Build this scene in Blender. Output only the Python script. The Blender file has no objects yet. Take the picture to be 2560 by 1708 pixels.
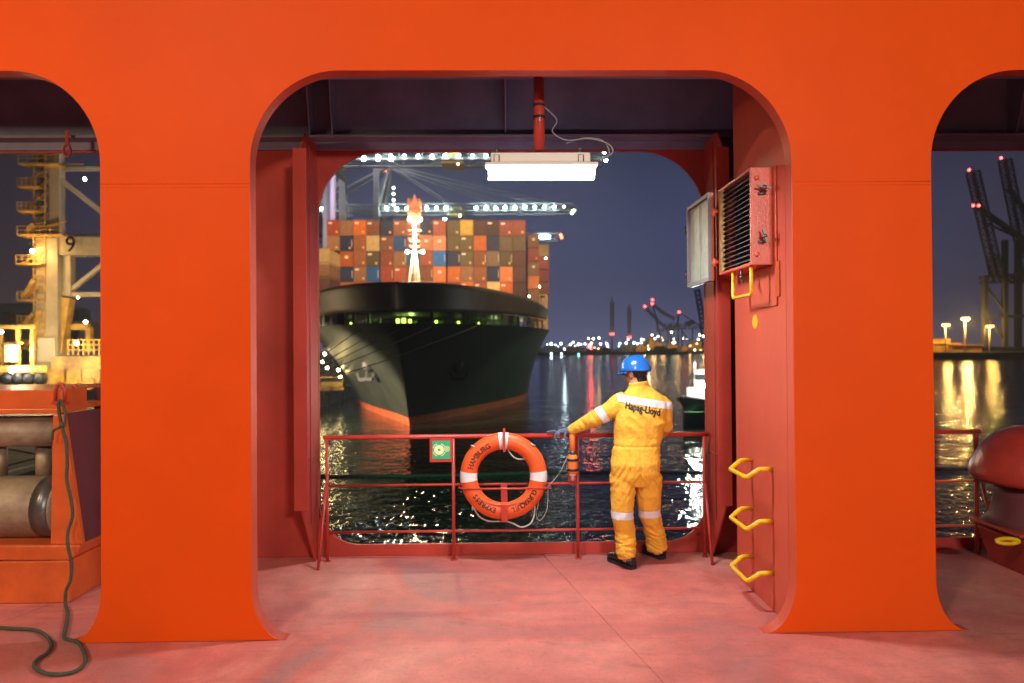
import bpy, bmesh, math, random
from mathutils import Vector, Matrix, noise
from mathutils.geometry import tessellate_polygon
from mathutils.bvhtree import BVHTree
random.seed(7)
R = math.radians
S = bpy.context.scene
COL = S.collection

# ------------------------------------------------------------------ camera
CAM = Vector((0, 0, 1.85)); F = 24/36*2560
ROT = (Matrix.Rotation(R(-0.94), 4, 'Z') @ Matrix.Rotation(R(90.47), 4, 'X') @ Matrix.Rotation(R(-0.42), 4, 'Z'))
cd = bpy.data.cameras.new('camera'); cam = bpy.data.objects.new('camera', cd); COL.objects.link(cam)
cam.matrix_world = Matrix.Translation(CAM) @ ROT
cd.sensor_width = 36; cd.lens = 24; cd.clip_end = 6000; cd.clip_start = .05
cd.dof.use_dof = True; cd.dof.focus_distance = 5.7; cd.dof.aperture_fstop = 1.35; cd.dof.aperture_blades = 0
S.camera = cam
R3 = ROT.to_3x3()
def W(px, py, Y):
    """point of the photograph's pixel ray at depth Y (world y)"""
    d = R3 @ Vector(((px-1280)/F, -(py-854)/F, -1))
    return CAM + d*(Y/d.y)

# ------------------------------------------------------------------ world, night sky
wd = bpy.data.worlds.new('World'); S.world = wd; wd.use_nodes = True
nt = wd.node_tree; nt.nodes.clear()
out = nt.nodes.new('ShaderNodeOutputWorld'); bg = nt.nodes.new('ShaderNodeBackground')
tc = nt.nodes.new('ShaderNodeTexCoord'); sp = nt.nodes.new('ShaderNodeSeparateXYZ'); cr = nt.nodes.new('ShaderNodeValToRGB')
nt.links.new(tc.outputs['Generated'], sp.inputs[0]); nt.links.new(sp.outputs['Z'], cr.inputs[0])
el = cr.color_ramp.elements
el[0].position = 0; el[0].color = (.13, .125, .21, 1)
el[1].position = 1; el[1].color = (.010, .011, .020, 1)
for p, c in ((.04, (.095, .095, .175, 1)), (.12, (.056, .060, .118, 1)), (.30, (.020, .023, .045, 1))):
    e = el.new(p); e.color = c
dp = nt.nodes.new('ShaderNodeVectorMath'); dp.operation = 'DOT_PRODUCT'; nt.links.new(tc.outputs['Generated'], dp.inputs[0]); dp.inputs[1].default_value = (.08, .98, .17)
mr = nt.nodes.new('ShaderNodeMapRange'); mr.inputs['From Min'].default_value = .76; mr.inputs['From Max'].default_value = .985; nt.links.new(dp.outputs['Value'], mr.inputs['Value'])
ml = nt.nodes.new('ShaderNodeMix'); ml.data_type = 'RGBA'; ml.blend_type = 'MULTIPLY'; ml.inputs[0].default_value = 1
gl_ = nt.nodes.new('ShaderNodeMix'); gl_.data_type = 'RGBA'; gl_.inputs[6].default_value = (.82, .50, .33, 1); gl_.inputs[7].default_value = (1.42, 1.56, 1.78, 1)
nt.links.new(mr.outputs[0], gl_.inputs[0]); nt.links.new(cr.outputs[0], ml.inputs[6]); nt.links.new(gl_.outputs[2], ml.inputs[7])
nt.links.new(ml.outputs[2], bg.inputs[0]); bg.inputs[1].default_value = 0.95
nt.links.new(bg.outputs[0], out.inputs[0])
# ------------------------------------------------------------------ render look
S.view_settings.view_transform = 'Standard'; S.view_settings.look = 'None'
S.view_settings.exposure = 0; S.view_settings.gamma = 1
S.cycles.use_denoising = True; S.cycles.use_light_tree = True
S.cycles.max_bounces = 8; S.cycles.diffuse_bounces = 3; S.cycles.glossy_bounces = 4
S.cycles.volume_bounces = 1; S.cycles.sample_clamp_indirect = 6; S.cycles.caustics_reflective = False; S.cycles.caustics_refractive = False

def area(name, loc, target, sx, sy, power, col):
    l = bpy.data.lights.new(name, 'AREA'); l.shape = 'RECTANGLE'; l.size = sx; l.size_y = sy
    l.energy = power; l.color = col
    o = bpy.data.objects.new(name, l); COL.objects.link(o); o.location = loc
    o.rotation_euler = (Vector(target)-Vector(loc)).to_track_quat('-Z', 'Y').to_euler(); return o
def spot(name, loc, target, ang, power, col, rad=.3):
    l = bpy.data.lights.new(name, 'SPOT'); l.spot_size = R(ang); l.spot_blend = .5; l.energy = power; l.color = col; l.shadow_soft_size = rad
    o = bpy.data.objects.new(name, l); COL.objects.link(o); o.location = loc
    o.rotation_euler = (Vector(target)-Vector(loc)).to_track_quat('-Z', 'Y').to_euler(); return o
def point(name, loc, power, col, rad=.3):
    l = bpy.data.lights.new(name, 'POINT'); l.energy = power; l.color = col; l.shadow_soft_size = rad
    o = bpy.data.objects.new(name, l); COL.objects.link(o); o.location = loc; return o
# unseen deck lamps of our own ship behind the photographer, then an added fill
area('unseen_deck_light', (2.7, -4.3, 4.0), (.6, 4.4, 1.6), .9, .25, 440, (1, .95, .88))
area('unseen_deck_light', (-5.0, -4.4, 7.3), (-1.2, 4.4, 1.2), .9, .35, 370, (1, .88, .74))
area('unseen_deck_light', (-6.2, 2.2, 3.4), (-4.2, 5.4, .9), .5, .2, 85, (1, .74, .42))  # added warm fill in place of sodium light from the port
# unseen port floodlights, some of them added over open water
ZW0 = -8.4; WARM = (1, .66, .30); SOD = (1, .52, .12); COOL = (.80, .92, 1)
spot('unseen_flood_light', (-44, 66, 1), (-20, 95, -6), 42, 380000, (1, .78, .5), 1)
spot('unseen_flood_light', (-52, 92, 7), (-18, 97, -5), 70, 17000, (1, .72, .42), 1)
spot('unseen_flood_light', (40, 118, 4), (6, 120, -3), 60, 26000, (.75, 1, .62), 1)  # added greenish spot over open water for the hull's right side
spot('unseen_flood_light', (6, 62, 62), (-8, 122, 10), 58, 420000, (1, .70, .40), 1)  # added spot hung high over the water to light bulwark and containers
point('unseen_flood_light', (-60, 86, 8), 2500, (1, .8, .5), .5)
point('unseen_flood_light', (-30, 190, 60), 7000, (.85, .9, 1), 1)
spot('green_water_fill', (.2, 6.4, -1.5), (-1.5, 34, ZW0), 26, 8000, (.05, 1, .25), .1)  # added green fill tinting the water; no lamp known on the hull
point('ship_deck_light', (-12, 92, 5.4), 220, (.62, 1, .25), .3)
point('ship_deck_light', (-1, 104, 5.5), 160, (.62, 1, .25), .3)
point('ship_deck_light', (4, 128, 5.6), 700, (1, .75, .45), .3)

# ------------------------------------------------------------------ materials
def mat(name, col, rough=.5, metal=0, spec=.5, var=.0, vscale=3, col2=None, bump=0, bscale=40, coat=0, objcol=False, stretch=None):
    m = bpy.data.materials.new(name); m.use_nodes = True; n = m.node_tree.nodes; L = m.node_tree.links
    b = n['Principled BSDF']; b.inputs['Roughness'].default_value = rough; b.inputs['Metallic'].default_value = metal
    b.inputs['Specular IOR Level'].default_value = spec; b.inputs['Coat Weight'].default_value = coat
    b.inputs['Base Color'].default_value = (*col, 1)
    t = n.new('ShaderNodeTexCoord'); vec = t.outputs['Object']
    if stretch:
        mp = n.new('ShaderNodeMapping'); mp.inputs['Scale'].default_value = stretch; L.new(vec, mp.inputs[0]); vec = mp.outputs[0]
    if objcol:
        oi = n.new('ShaderNodeObjectInfo'); base = oi.outputs['Color']
    else: base = None
    if var or col2:
        c2 = col2 or tuple(c*(1-var) for c in col)
        nz = n.new('ShaderNodeTexNoise'); nz.inputs['Scale'].default_value = vscale; nz.inputs['Detail'].default_value = 8
        nz.inputs['Roughness'].default_value = .62
        L.new(vec, nz.inputs['Vector'])
        rp = n.new('ShaderNodeValToRGB'); rp.color_ramp.elements[0].position = .35; rp.color_ramp.elements[1].position = .68
        L.new(nz.outputs['Fac'], rp.inputs[0])
        if objcol:
            mx = n.new('ShaderNodeMix'); mx.data_type = 'RGBA'; mx.blend_type = 'MULTIPLY'; mx.inputs[0].default_value = 1
            rp.color_ramp.elements[0].color = (1-var,)*3+(1,); rp.color_ramp.elements[1].color = (1, 1, 1, 1)
            L.new(base, mx.inputs[6]); L.new(rp.outputs[0], mx.inputs[7]); L.new(mx.outputs[2], b.inputs['Base Color'])
        else:
            rp.color_ramp.elements[0].color = (*c2, 1); rp.color_ramp.elements[1].color = (*col, 1)
            L.new(rp.outputs[0], b.inputs['Base Color'])
    elif objcol: L.new(base, b.inputs['Base Color'])
    if bump:
        nb = n.new('ShaderNodeTexNoise'); nb.inputs['Scale'].default_value = bscale; nb.inputs['Detail'].default_value = 5
        L.new(vec, nb.inputs['Vector']); bp = n.new('ShaderNodeBump'); bp.inputs['Strength'].default_value = bump
        bp.inputs['Distance'].default_value = .01; L.new(nb.outputs['Fac'], bp.inputs['Height']); L.new(bp.outputs[0], b.inputs['Normal'])
    return m
def emit(name, col, s, objcol=False):
    m = bpy.data.materials.new(name); m.use_nodes = True; n = m.node_tree.nodes; L = m.node_tree.links
    n.clear(); o = n.new('ShaderNodeOutputMaterial'); e = n.new('ShaderNodeEmission'); e.inputs[0].default_value = (*col, 1); e.inputs[1].default_value = s
    if objcol:
        oi = n.new('ShaderNodeObjectInfo'); L.new(oi.outputs['Color'], e.inputs[0])
    L.new(e.outputs[0], o.inputs[0]); return m

M = {}
M['orange'] = mat('orange_gloss_paint', (.80, .082, .0035), .5, spec=.12, var=.08, vscale=1.3, bump=.12, bscale=6)
M['red'] = mat('red_oxide_paint', (.50, .054, .034), .42, spec=.4, var=.28, vscale=1.6, bump=.12, bscale=14)
M['redp'] = mat('pink_worn_red_paint', (.63, .102, .058), .42, spec=.45, var=.22, vscale=1.2, bump=.15, bscale=30, stretch=(1, 1, .25))
M['rail'] = mat('red_rail_paint', (.56, .055, .035), .28, spec=.5, var=.25, vscale=7, bump=.25, bscale=60)
M['ored'] = mat('orange_red_machine_paint', (.72, .12, .025), .30, spec=.5, var=.25, vscale=4, bump=.25, bscale=25)
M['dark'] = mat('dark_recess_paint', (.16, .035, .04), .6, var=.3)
M['yellow'] = mat('yellow_rung_paint', (.86, .56, .01), .35, var=.25, vscale=30, col2=(.70, .36, .01), bump=.2)
M['black'] = mat('black_rubber', (.012, .012, .014), .55)
M['white'] = mat('white_tape', (.82, .80, .78), .5, var=.1, vscale=20)
M['steel'] = mat('worn_steel_roller', (.52, .38, .22), .5, metal=.25, var=.5, vscale=3, col2=(.24, .15, .09), bump=.3, bscale=30)
M['steel2'] = mat('bare_steel', (.20, .19, .18), .35, metal=.7, var=.4, vscale=6)
M['grey'] = mat('grey_paint', (.30, .31, .33), .5, var=.3, vscale=2)
M['concrete'] = mat('quay_concrete', (.22, .20, .17), .85, var=.4, vscale=.3)
M['rope'] = mat('dark_green_rope', (.10, .115, .065), .9, var=.5, vscale=80, bump=1, bscale=150)
M['wrope'] = mat('pale_rope', (.62, .58, .50), .85, var=.35, vscale=90, bump=.8, bscale=200)

# deck paint with worn patches
def deck_mat():
    m = mat('worn_pink_deck_paint', (.60, .16, .135), .5, spec=.4)
    n = m.node_tree.nodes; L = m.node_tree.links; b = n['Principled BSDF']; t = n['Texture Coordinate'] if 'Texture Coordinate' in n else n.new('ShaderNodeTexCoord')
    w = n.new('ShaderNodeTexNoise'); w.inputs['Scale'].default_value = .55; w.inputs['Detail'].default_value = 6; w.inputs['Distortion'].default_value = 1.1
    w.inputs['Roughness'].default_value = .5
    L.new(t.outputs['Object'], w.inputs['Vector'])
    r1 = n.new('ShaderNodeValToRGB'); e = r1.color_ramp.elements
    e[0].position = .36; e[0].color = (.50, .185, .165, 1); e[1].position = .66; e[1].color = (.80, .30, .235, 1)
    x = e.new(.47); x.color = (.66, .17, .14, 1); x = e.new(.55); x.color = (.74, .225, .18, 1)
    L.new(w.outputs['Fac'], r1.inputs[0])
    f = n.new('ShaderNodeTexNoise'); f.inputs['Scale'].default_value = 5; f.inputs['Detail'].default_value = 10; f.inputs['Roughness'].default_value = .7
    L.new(t.outputs['Object'], f.inputs['Vector'])
    r2 = n.new('ShaderNodeValToRGB'); r2.color_ramp.elements[0].position = .3; r2.color_ramp.elements[0].color = (.70, .72, .74, 1)
    r2.color_ramp.elements[1].position = .65; r2.color_ramp.elements[1].color = (1, 1, 1, 1); L.new(f.outputs['Fac'], r2.inputs[0])
    mx = n.new('ShaderNodeMix'); mx.data_type = 'RGBA'; mx.blend_type = 'MULTIPLY'; mx.inputs[0].default_value = 1
    L.new(r1.outputs[0], mx.inputs[6]); L.new(r2.outputs[0], mx.inputs[7])
    g_ = n.new('ShaderNodeTexNoise'); g_.inputs['Scale'].default_value = 42; g_.inputs['Detail'].default_value = 6; g_.inputs['Roughness'].default_value = .75; L.new(t.outputs['Object'], g_.inputs['Vector'])
    r3 = n.new('ShaderNodeValToRGB'); r3.color_ramp.elements[0].position = .30; r3.color_ramp.elements[0].color = (.72, .66, .64, 1); r3.color_ramp.elements[1].position = .46; r3.color_ramp.elements[1].color = (1, 1, 1, 1); L.new(g_.outputs['Fac'], r3.inputs[0])
    v_ = n.new('ShaderNodeTexNoise'); v_.inputs['Scale'].default_value = 1.7; v_.inputs['Detail'].default_value = 9; v_.inputs['Roughness'].default_value = .8; v_.inputs['Distortion'].default_value = 2.2
    mpp = n.new('ShaderNodeMapping'); mpp.inputs['Scale'].default_value = (.6, 2.4, 1); mpp.inputs['Rotation'].default_value = (0, 0, .5); L.new(t.outputs['Object'], mpp.inputs[0]); L.new(mpp.outputs[0], v_.inputs['Vector'])
    r4 = n.new('ShaderNodeValToRGB'); r4.color_ramp.elements[0].position = .34; r4.color_ramp.elements[0].color = (.76, .72, .73, 1); r4.color_ramp.elements[1].position = .44; r4.color_ramp.elements[1].color = (1, 1, 1, 1); L.new(v_.outputs['Fac'], r4.inputs[0])
    m3 = n.new('ShaderNodeMix'); m3.data_type = 'RGBA'; m3.blend_type = 'MULTIPLY'; m3.inputs[0].default_value = 1; L.new(mx.outputs[2], m3.inputs[6]); L.new(r3.outputs[0], m3.inputs[7])
    m4 = n.new('ShaderNodeMix'); m4.data_type = 'RGBA'; m4.blend_type = 'MULTIPLY'; m4.inputs[0].default_value = 1; L.new(m3.outputs[2], m4.inputs[6]); L.new(r4.outputs[0], m4.inputs[7]); L.new(m4.outputs[2], b.inputs['Base Color'])
    rr = n.new('ShaderNodeMapRange'); rr.inputs['To Min'].default_value = .34; rr.inputs['To Max'].default_value = .62
    L.new(f.outputs['Fac'], rr.inputs['Value']); L.new(rr.outputs[0], b.inputs['Roughness'])
    fb = n.new('ShaderNodeTexNoise'); fb.inputs['Scale'].default_value = 60; L.new(t.outputs['Object'], fb.inputs['Vector'])
    bp = n.new('ShaderNodeBump'); bp.inputs['Strength'].default_value = .25; bp.inputs['Distance'].default_value = .004
    L.new(fb.outputs['Fac'], bp.inputs['Height']); L.new(bp.outputs[0], b.inputs['Normal'])
    return m
M['deck'] = deck_mat()
def water_mat():
    m = bpy.data.materials.new('harbour_water'); m.use_nodes = True; n = m.node_tree.nodes; L = m.node_tree.links
    b = n['Principled BSDF']; b.inputs['Base Color'].default_value = (.014, .024, .016, 1); b.inputs['Roughness'].default_value = .02
    b.inputs['IOR'].default_value = 1.33
    t = n.new('ShaderNodeTexCoord'); prev = None
    for sc, dist, st, dt in ((.16, .20, 1, 2), (.8, .12, 1, 1.5), (2.6, .050, 1, .3)):
        nz = n.new('ShaderNodeTexNoise'); nz.inputs['Scale'].default_value = sc; nz.inputs['Detail'].default_value = dt; nz.inputs['Distortion'].default_value = .4
        L.new(t.outputs['Object'], nz.inputs['Vector']); bp = n.new('ShaderNodeBump'); bp.inputs['Strength'].default_value = st; bp.inputs['Distance'].default_value = dist
        L.new(nz.outputs['Fac'], bp.inputs['Height'])
        if prev: L.new(prev, bp.inputs['Normal'])
        prev = bp.outputs[0]
    L.new(prev, b.inputs['Normal']); return m
M['water'] = water_mat()

# ------------------------------------------------------------------ mesh helpers
def wloc(o):
    v = Vector(o.location)
    while o.parent: o = o.parent; v += o.location
    return v
class MB:
    def __init__(s): s.v = []; s.f = []; s.mi = []; s.sm = []
    def add(s, vs, fs, smooth=False, mi=0):
        o = len(s.v); s.v += [tuple(v) for v in vs]
        for f in fs: s.f.append([i+o for i in f]); s.mi.append(mi); s.sm.append(smooth)
    def box(s, lo, hi, mi=0, mtx=None):
        (a, b, c), (d, e, f) = lo, hi
        vs = [Vector(p) for p in ((a,b,c),(d,b,c),(d,e,c),(a,e,c),(a,b,f),(d,b,f),(d,e,f),(a,e,f))]
        if mtx: vs = [mtx @ v for v in vs]
        s.add(vs, [(3,2,1,0),(4,5,6,7),(0,1,5,4),(1,2,6,5),(2,3,7,6),(3,0,4,7)], mi=mi); return s
    def beam(s, p, q, w, h=None, mi=0):
        p = Vector(p); q = Vector(q); h = h or w; d = (q-p)
        if d.length < 1e-6: return s
        d.normalize(); up = Vector((0, 0, 1)) if abs(d.z) < .95 else Vector((0, 1, 0))
        x = d.cross(up).normalized(); y = x.cross(d).normalized()
        vs = [c + x*a*w/2 + y*b*h/2 for c in (p, q) for a, b in ((-1,-1),(1,-1),(1,1),(-1,1))]
        s.add(vs, [(3,2,1,0),(4,5,6,7),(0,1,5,4),(1,2,6,5),(2,3,7,6),(3,0,4,7)], mi=mi); return s
    def tube(s, pts, r, n=10, mi=0, closed=False, caps=True):
        pts = [Vector(p) for p in pts]; N = len(pts)
        rs = r if isinstance(r, (list, tuple)) else [r]*N
        t0 = (pts[1]-pts[0]).normalized(); up = Vector((0,0,1)) if abs(t0.z) < .9 else Vector((0,1,0))
        x = t0.cross(up).normalized(); vs = []
        for i, p in enumerate(pts):
            if closed: t = (pts[(i+1)%N]-pts[i-1]).normalized()
            elif i == 0: t = t0
            elif i == N-1: t = (pts[i]-pts[i-1]).normalized()
            else: t = ((pts[i+1]-pts[i]).normalized()+(pts[i]-pts[i-1]).normalized()).normalized()
            x = (x - t*x.dot(t)).normalized(); y = t.cross(x)
            rr = rs[i]; ra, rb = rr if isinstance(rr, tuple) else (rr, rr)
            for k in range(n):
                a = 2*math.pi*k/n; vs.append(p + x*math.cos(a)*ra + y*math.sin(a)*rb)
        fs = []
        for i in range(N if closed else N-1):
            j = (i+1) % N
            for k in range(n): l = (k+1) % n; fs.append((i*n+k, i*n+l, j*n+l, j*n+k))
        s.add(vs, fs, True, mi)
        if caps and not closed:
            o = len(s.v)-N*n
            s.f.append([o+k for k in range(n)][::-1]); s.mi.append(mi); s.sm.append(False)
            s.f.append([o+(N-1)*n+k for k in range(n)]); s.mi.append(mi); s.sm.append(False)
        return s
    def lathe(s, prof, c, axis=(0,0,1), n=24, mi=0, smooth=True):
        c = Vector(c); ax = Vector(axis).normalized(); u = ax.orthogonal().normalized(); w = ax.cross(u)
        vs = []
        for (r, h) in prof:
            for k in range(n):
                a = 2*math.pi*k/n; vs.append(c + ax*h + (u*math.cos(a)+w*math.sin(a))*r)
        N = len(prof); fs = [(i*n+k, i*n+(k+1)%n, (i+1)*n+(k+1)%n, (i+1)*n+k) for i in range(N-1) for k in range(n)]
        s.add(vs, fs, smooth, mi)
        o = len(s.v)-N*n
        if prof[0][0] > 1e-4: s.f.append([o+k for k in range(n)][::-1]); s.mi.append(mi); s.sm.append(False)
        if prof[-1][0] > 1e-4: s.f.append([o+(N-1)*n+k for k in range(n)]); s.mi.append(mi); s.sm.append(False)
        return s
    def ball(s, c, r, n=12, m=8, mi=0, mtx=None):
        rx, ry, rz = r if isinstance(r, (tuple, list)) else (r, r, r)
        c = Vector(c); vs = []
        for i in range(m+1):
            t = math.pi*i/m
            for k in range(n):
                a = 2*math.pi*k/n; v = Vector((rx*math.sin(t)*math.cos(a), ry*math.sin(t)*math.sin(a), -rz*math.cos(t)))
                if mtx: v = mtx @ v
                vs.append(c+v)
        s.add(vs, [(i*n+k, i*n+(k+1)%n, (i+1)*n+(k+1)%n, (i+1)*n+k) for i in range(m) for k in range(n)], True, mi); return s
    def plate(s, outer, holes, f0, f1, mi=0):
        """2-D outline (+holes) turned into a slab; f0/f1 map (a,b) to the two faces"""
        loops = [outer]+list(holes); flat = [p for l in loops for p in l]
        tris = tessellate_polygon([[Vector((p[0], p[1], 0)) for p in l] for l in loops])
        n = len(flat); vs = [f0(*p) for p in flat]+[f1(*p) for p in flat]
        fs = [tuple(t) for t in tris]+[tuple(i+n for i in t)[::-1] for t in tris]
        o = 0
        for l in loops:
            k = len(l)
            for i in range(k): j = (i+1) % k; fs.append((o+i, o+j, o+j+n, o+i+n))
            o += k
        s.add(vs, fs, False, mi); return s
    def platey(s, outer, y0, y1, holes=(), mi=0):
        return s.plate(outer, holes, lambda a, b: (a, y0, b), lambda a, b: (a, y1, b), mi)
    def platex(s, outer, x0, x1, holes=(), mi=0):
        return s.plate(outer, holes, lambda a, b: (x0, a, b), lambda a, b: (x1, a, b), mi)
    def truss(s, p, q, w, h, n, r, mi=0):
        p = Vector(p); q = Vector(q); d = (q-p).normalized(); up = Vector((0,0,1)) if abs(d.z) < .9 else Vector((1,0,0))
        x = d.cross(up).normalized(); y = x.cross(d).normalized()
        cs = [(-1,-1),(1,-1),(1,1),(-1,1)]
        P = lambda i, k: p+(q-p)*i/n + x*cs[k%4][0]*w/2 + y*cs[k%4][1]*h/2
        for k in range(4): s.beam(P(0,k), P(n,k), r*1.5, mi=mi)
        for i in range(n):
            for k in range(4):
                s.beam(P(i,k), P(i+1,k+1) if (i+k)%2 else P(i+1,k-1 if k else 3) , r*.8, mi=mi)
                s.beam(P(i,k), P(i,k+1), r*.8, mi=mi)
        return s
    def build(s, name, m, parent=None, loc=None, bev=0, fix=True):
        me = bpy.data.meshes.new(name); me.from_pydata(s.v, [], s.f)
        for mm in (m if isinstance(m, (list, tuple)) else [m]): me.materials.append(mm)
        me.polygons.foreach_set('material_index', s.mi); me.polygons.foreach_set('use_smooth', s.sm)
        if fix:
            bm = bmesh.new(); bm.from_mesh(me); bmesh.ops.remove_doubles(bm, verts=bm.verts, dist=1e-5)
            bmesh.ops.recalc_face_normals(bm, faces=bm.faces); bm.to_mesh(me); bm.free()
        o = bpy.data.objects.new(name, me); COL.objects.link(o)
        if loc is not None:
            loc = Vector(loc); me.transform(Matrix.Translation(-loc)); o.location = loc
            if parent: o.location = loc - wloc(parent)
        elif parent: me.transform(Matrix.Translation(-wloc(parent)))
        if parent: o.parent = parent
        if bev:
            b = o.modifiers.new('bevel', 'BEVEL'); b.width = bev; b.segments = 2; b.limit_method = 'ANGLE'; b.angle_limit = R(40)
        return o
def tag(o, label=None, cat=None, group=None, kind=None):
    if label: o['label'] = label
    if cat: o['category'] = cat
    if group: o['group'] = group
    if kind: o['kind'] = kind
    return o
def thing(name, loc, label, cat, group=None):
    o = bpy.data.objects.new(name, None); COL.objects.link(o); o.location = loc; o.empty_display_size = .1
    return tag(o, label, cat, group)
def rrect(x0, x1, z0, z1, r, n=14, bot=None):
    rb = r if bot is None else bot; pts = []
    for (cx, cz, rr, a0) in ((x1-rb, z0+rb, rb, -90), (x1-r, z1-r, r, 0), (x0+r, z1-r, r, 90), (x0+rb, z0+rb, rb, 180)):
        for i in range(n+1):
            a = R(a0+90*i/n); pts.append((cx+rr*math.cos(a), cz+rr*math.sin(a)))
    return pts
def smooth_path(pts, k=8):
    pts = [Vector(p) for p in pts]; out = []
    for i in range(len(pts)-1):
        p0 = pts[max(i-1, 0)]; p1 = pts[i]; p2 = pts[i+1]; p3 = pts[min(i+2, len(pts)-1)]
        for j in range(k):
            t = j/k; out.append(.5*((2*p1)+(p2-p0)*t+(2*p0-5*p1+4*p2-p3)*t*t+(3*p1-p0-3*p2+p3)*t**3))
    out.append(pts[-1]); return out
def text_mesh(body, size, bold=.0):
    c = bpy.data.curves.new('lettering', 'FONT'); c.body = body; c.size = size; c.align_x = 'CENTER'; c.align_y = 'CENTER'; c.resolution_u = 3
    o = bpy.data.objects.new('lettering', c); COL.objects.link(o)
    dg = bpy.context.evaluated_depsgraph_get(); me = bpy.data.meshes.new_from_object(o.evaluated_get(dg))
    bpy.data.objects.remove(o)
    if bold:   # heavier strokes: the same glyph laid over itself a hair apart
        b_ = bmesh.new(); b_.from_mesh(me)
        for k_, (ax_, ay_) in enumerate(((1, 0), (-1, 0), (0, 1), (0, -1))):
            g_ = bmesh.new(); g_.from_mesh(me); bmesh.ops.translate(g_, verts=g_.verts, vec=(ax_*bold, ay_*bold*.7, .0001*(k_+1))); t_ = bpy.data.meshes.new('t'); g_.to_mesh(t_); g_.free(); b_.from_mesh(t_); bpy.data.meshes.remove(t_)
        b_.to_mesh(me); b_.free()
    return me
def remesh(vs_mb, voxel, it=4, fac=.5):
    """union of closed pieces as one continuous skin -> mesh datablock"""
    o = vs_mb.build('remesh_tmp', M['black'])
    m = o.modifiers.new('r', 'REMESH'); m.mode = 'VOXEL'; m.voxel_size = voxel; m.use_smooth_shade = True
    s = o.modifiers.new('s', 'SMOOTH'); s.factor = fac; s.iterations = it
    dg = bpy.context.evaluated_depsgraph_get(); me = bpy.data.meshes.new_from_object(o.evaluated_get(dg))
    bpy.data.objects.remove(o); me.materials.clear(); return me
def mesh_obj(name, me, m, parent=None):
    for mm in (m if isinstance(m, (list, tuple)) else [m]): me.materials.append(mm)
    for p in me.polygons: p.use_smooth = True
    o = bpy.data.objects.new(name, me); COL.objects.link(o)
    if parent: me.transform(Matrix.Translation(-wloc(parent))); o.parent = parent
    return o

# ================================================================== OUR SHIP'S STRUCTURE
YF, YO = 4.37, 6.10            # front bulkhead face, outer shell face
X0 = lambda px, py, Y: W(px, py, Y).x
XL, XR = X0(627, 900, YF), X0(1984, 900, YF)
XLL, XRR = X0(251, 900, YF), X0(2334, 900, YF)
ZT = W(1280, 176, YF).z
# deck
d = MB(); d.box((-14, -9, -.3), (14, YO, 0)); o = d.build('deck', M['deck']); tag(o, 'worn pink red painted steel ship deck', 'deck', kind='structure')
# deck weld seams
wb = MB(); wb.tube([(.36+.10*i, YO-.45*i, .001) for i in range(0, 14)], .004, 6)
wb.tube([(-3.1, YO-.6, .001), (-3.9, 3.6, .001)], .003, 6)
o = wb.build('deck_seam', M['deck']); tag(o, 'thin weld seam running across the deck plates', 'deck', kind='structure')
# orange front bulkhead: one outline, openings reach the deck, flared feet
def foot(x, s):      # right side of a foot (s=+1) from the deck up
    return [(x+s*(.215*(1-math.sin(a))), .335*(1-math.cos(a))) for a in [R(90*i/12) for i in range(13)]]
def arch(xa, xb, r=.56):
    pts = []
    rx, rz = r*1.02, r*1.06
    for i in range(17): a = R(180-90*i/16); pts.append((xa+rx+rx*math.cos(a), ZT-rz+rz*math.sin(a)))
    for i in range(17): a = R(90-90*i/16); pts.append((xb-rx+rx*math.cos(a), ZT-rz+rz*math.sin(a)))
    return pts
WO = XR-XL
edges = [(XLL-WO, XLL), (XL, XR), (XRR, XRR+WO)]
ol = [(-11, 5.6), (-11, 0)]
for xa, xb in edges:
    ol += foot(xa, 1)[0:1] + foot(xa, 1)[1:] + arch(xa, xb) + foot(xb, -1)[::-1]
ol += [(11, 0), (11, 5.6)]
fw = MB(); fw.platey(ol, YF, YF+.105)
nt_ = (len(fw.f)-len(ol))//2
for i in range(nt_, len(fw.f)): fw.mi[i] = 1
o = fw.build('bulkhead', [M['orange'], M['redp']], bev=.006); tag(o, 'bright orange steel bulkhead with three large round cornered openings', 'bulkhead')
for xa, xb in ((XLL+.004, XL-.004), (XR+.004, XRR-.004)):
    for py_, r_ in ((457, .0035), (466, .002)):
        ws = MB(); ws.tube([(xa, YF+.0005, W(1280, py_, YF).z), (xb, YF+.0005, W(1280, py_, YF).z)], r_, 6); ws.build('weld_seam', M['orange'], parent=o)
# outer shell with openings
oz0, oz1 = W(1280, 1358, YO).z, W(1280, 379, YO).z
oxl, oxr = X0(797, 800, YO), X0(1763, 900, YO)
holes = [rrect(oxl, oxr, oz0, oz1, .57, bot=.36), rrect(-7.6, -2.95, oz0, oz1, .57, bot=.36), rrect(3.15, 7.7, oz0, oz1, .57, bot=.36)]
ow = MB(); ow.platey([(-11, 0), (11, 0), (11, 5.6), (-11, 5.6)], YO, YO+.03, holes=holes)
o = ow.build('side_shell', M['red'], bev=.004); tag(o, 'dark red outer hull wall with three round cornered openings to the water', 'wall')
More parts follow.
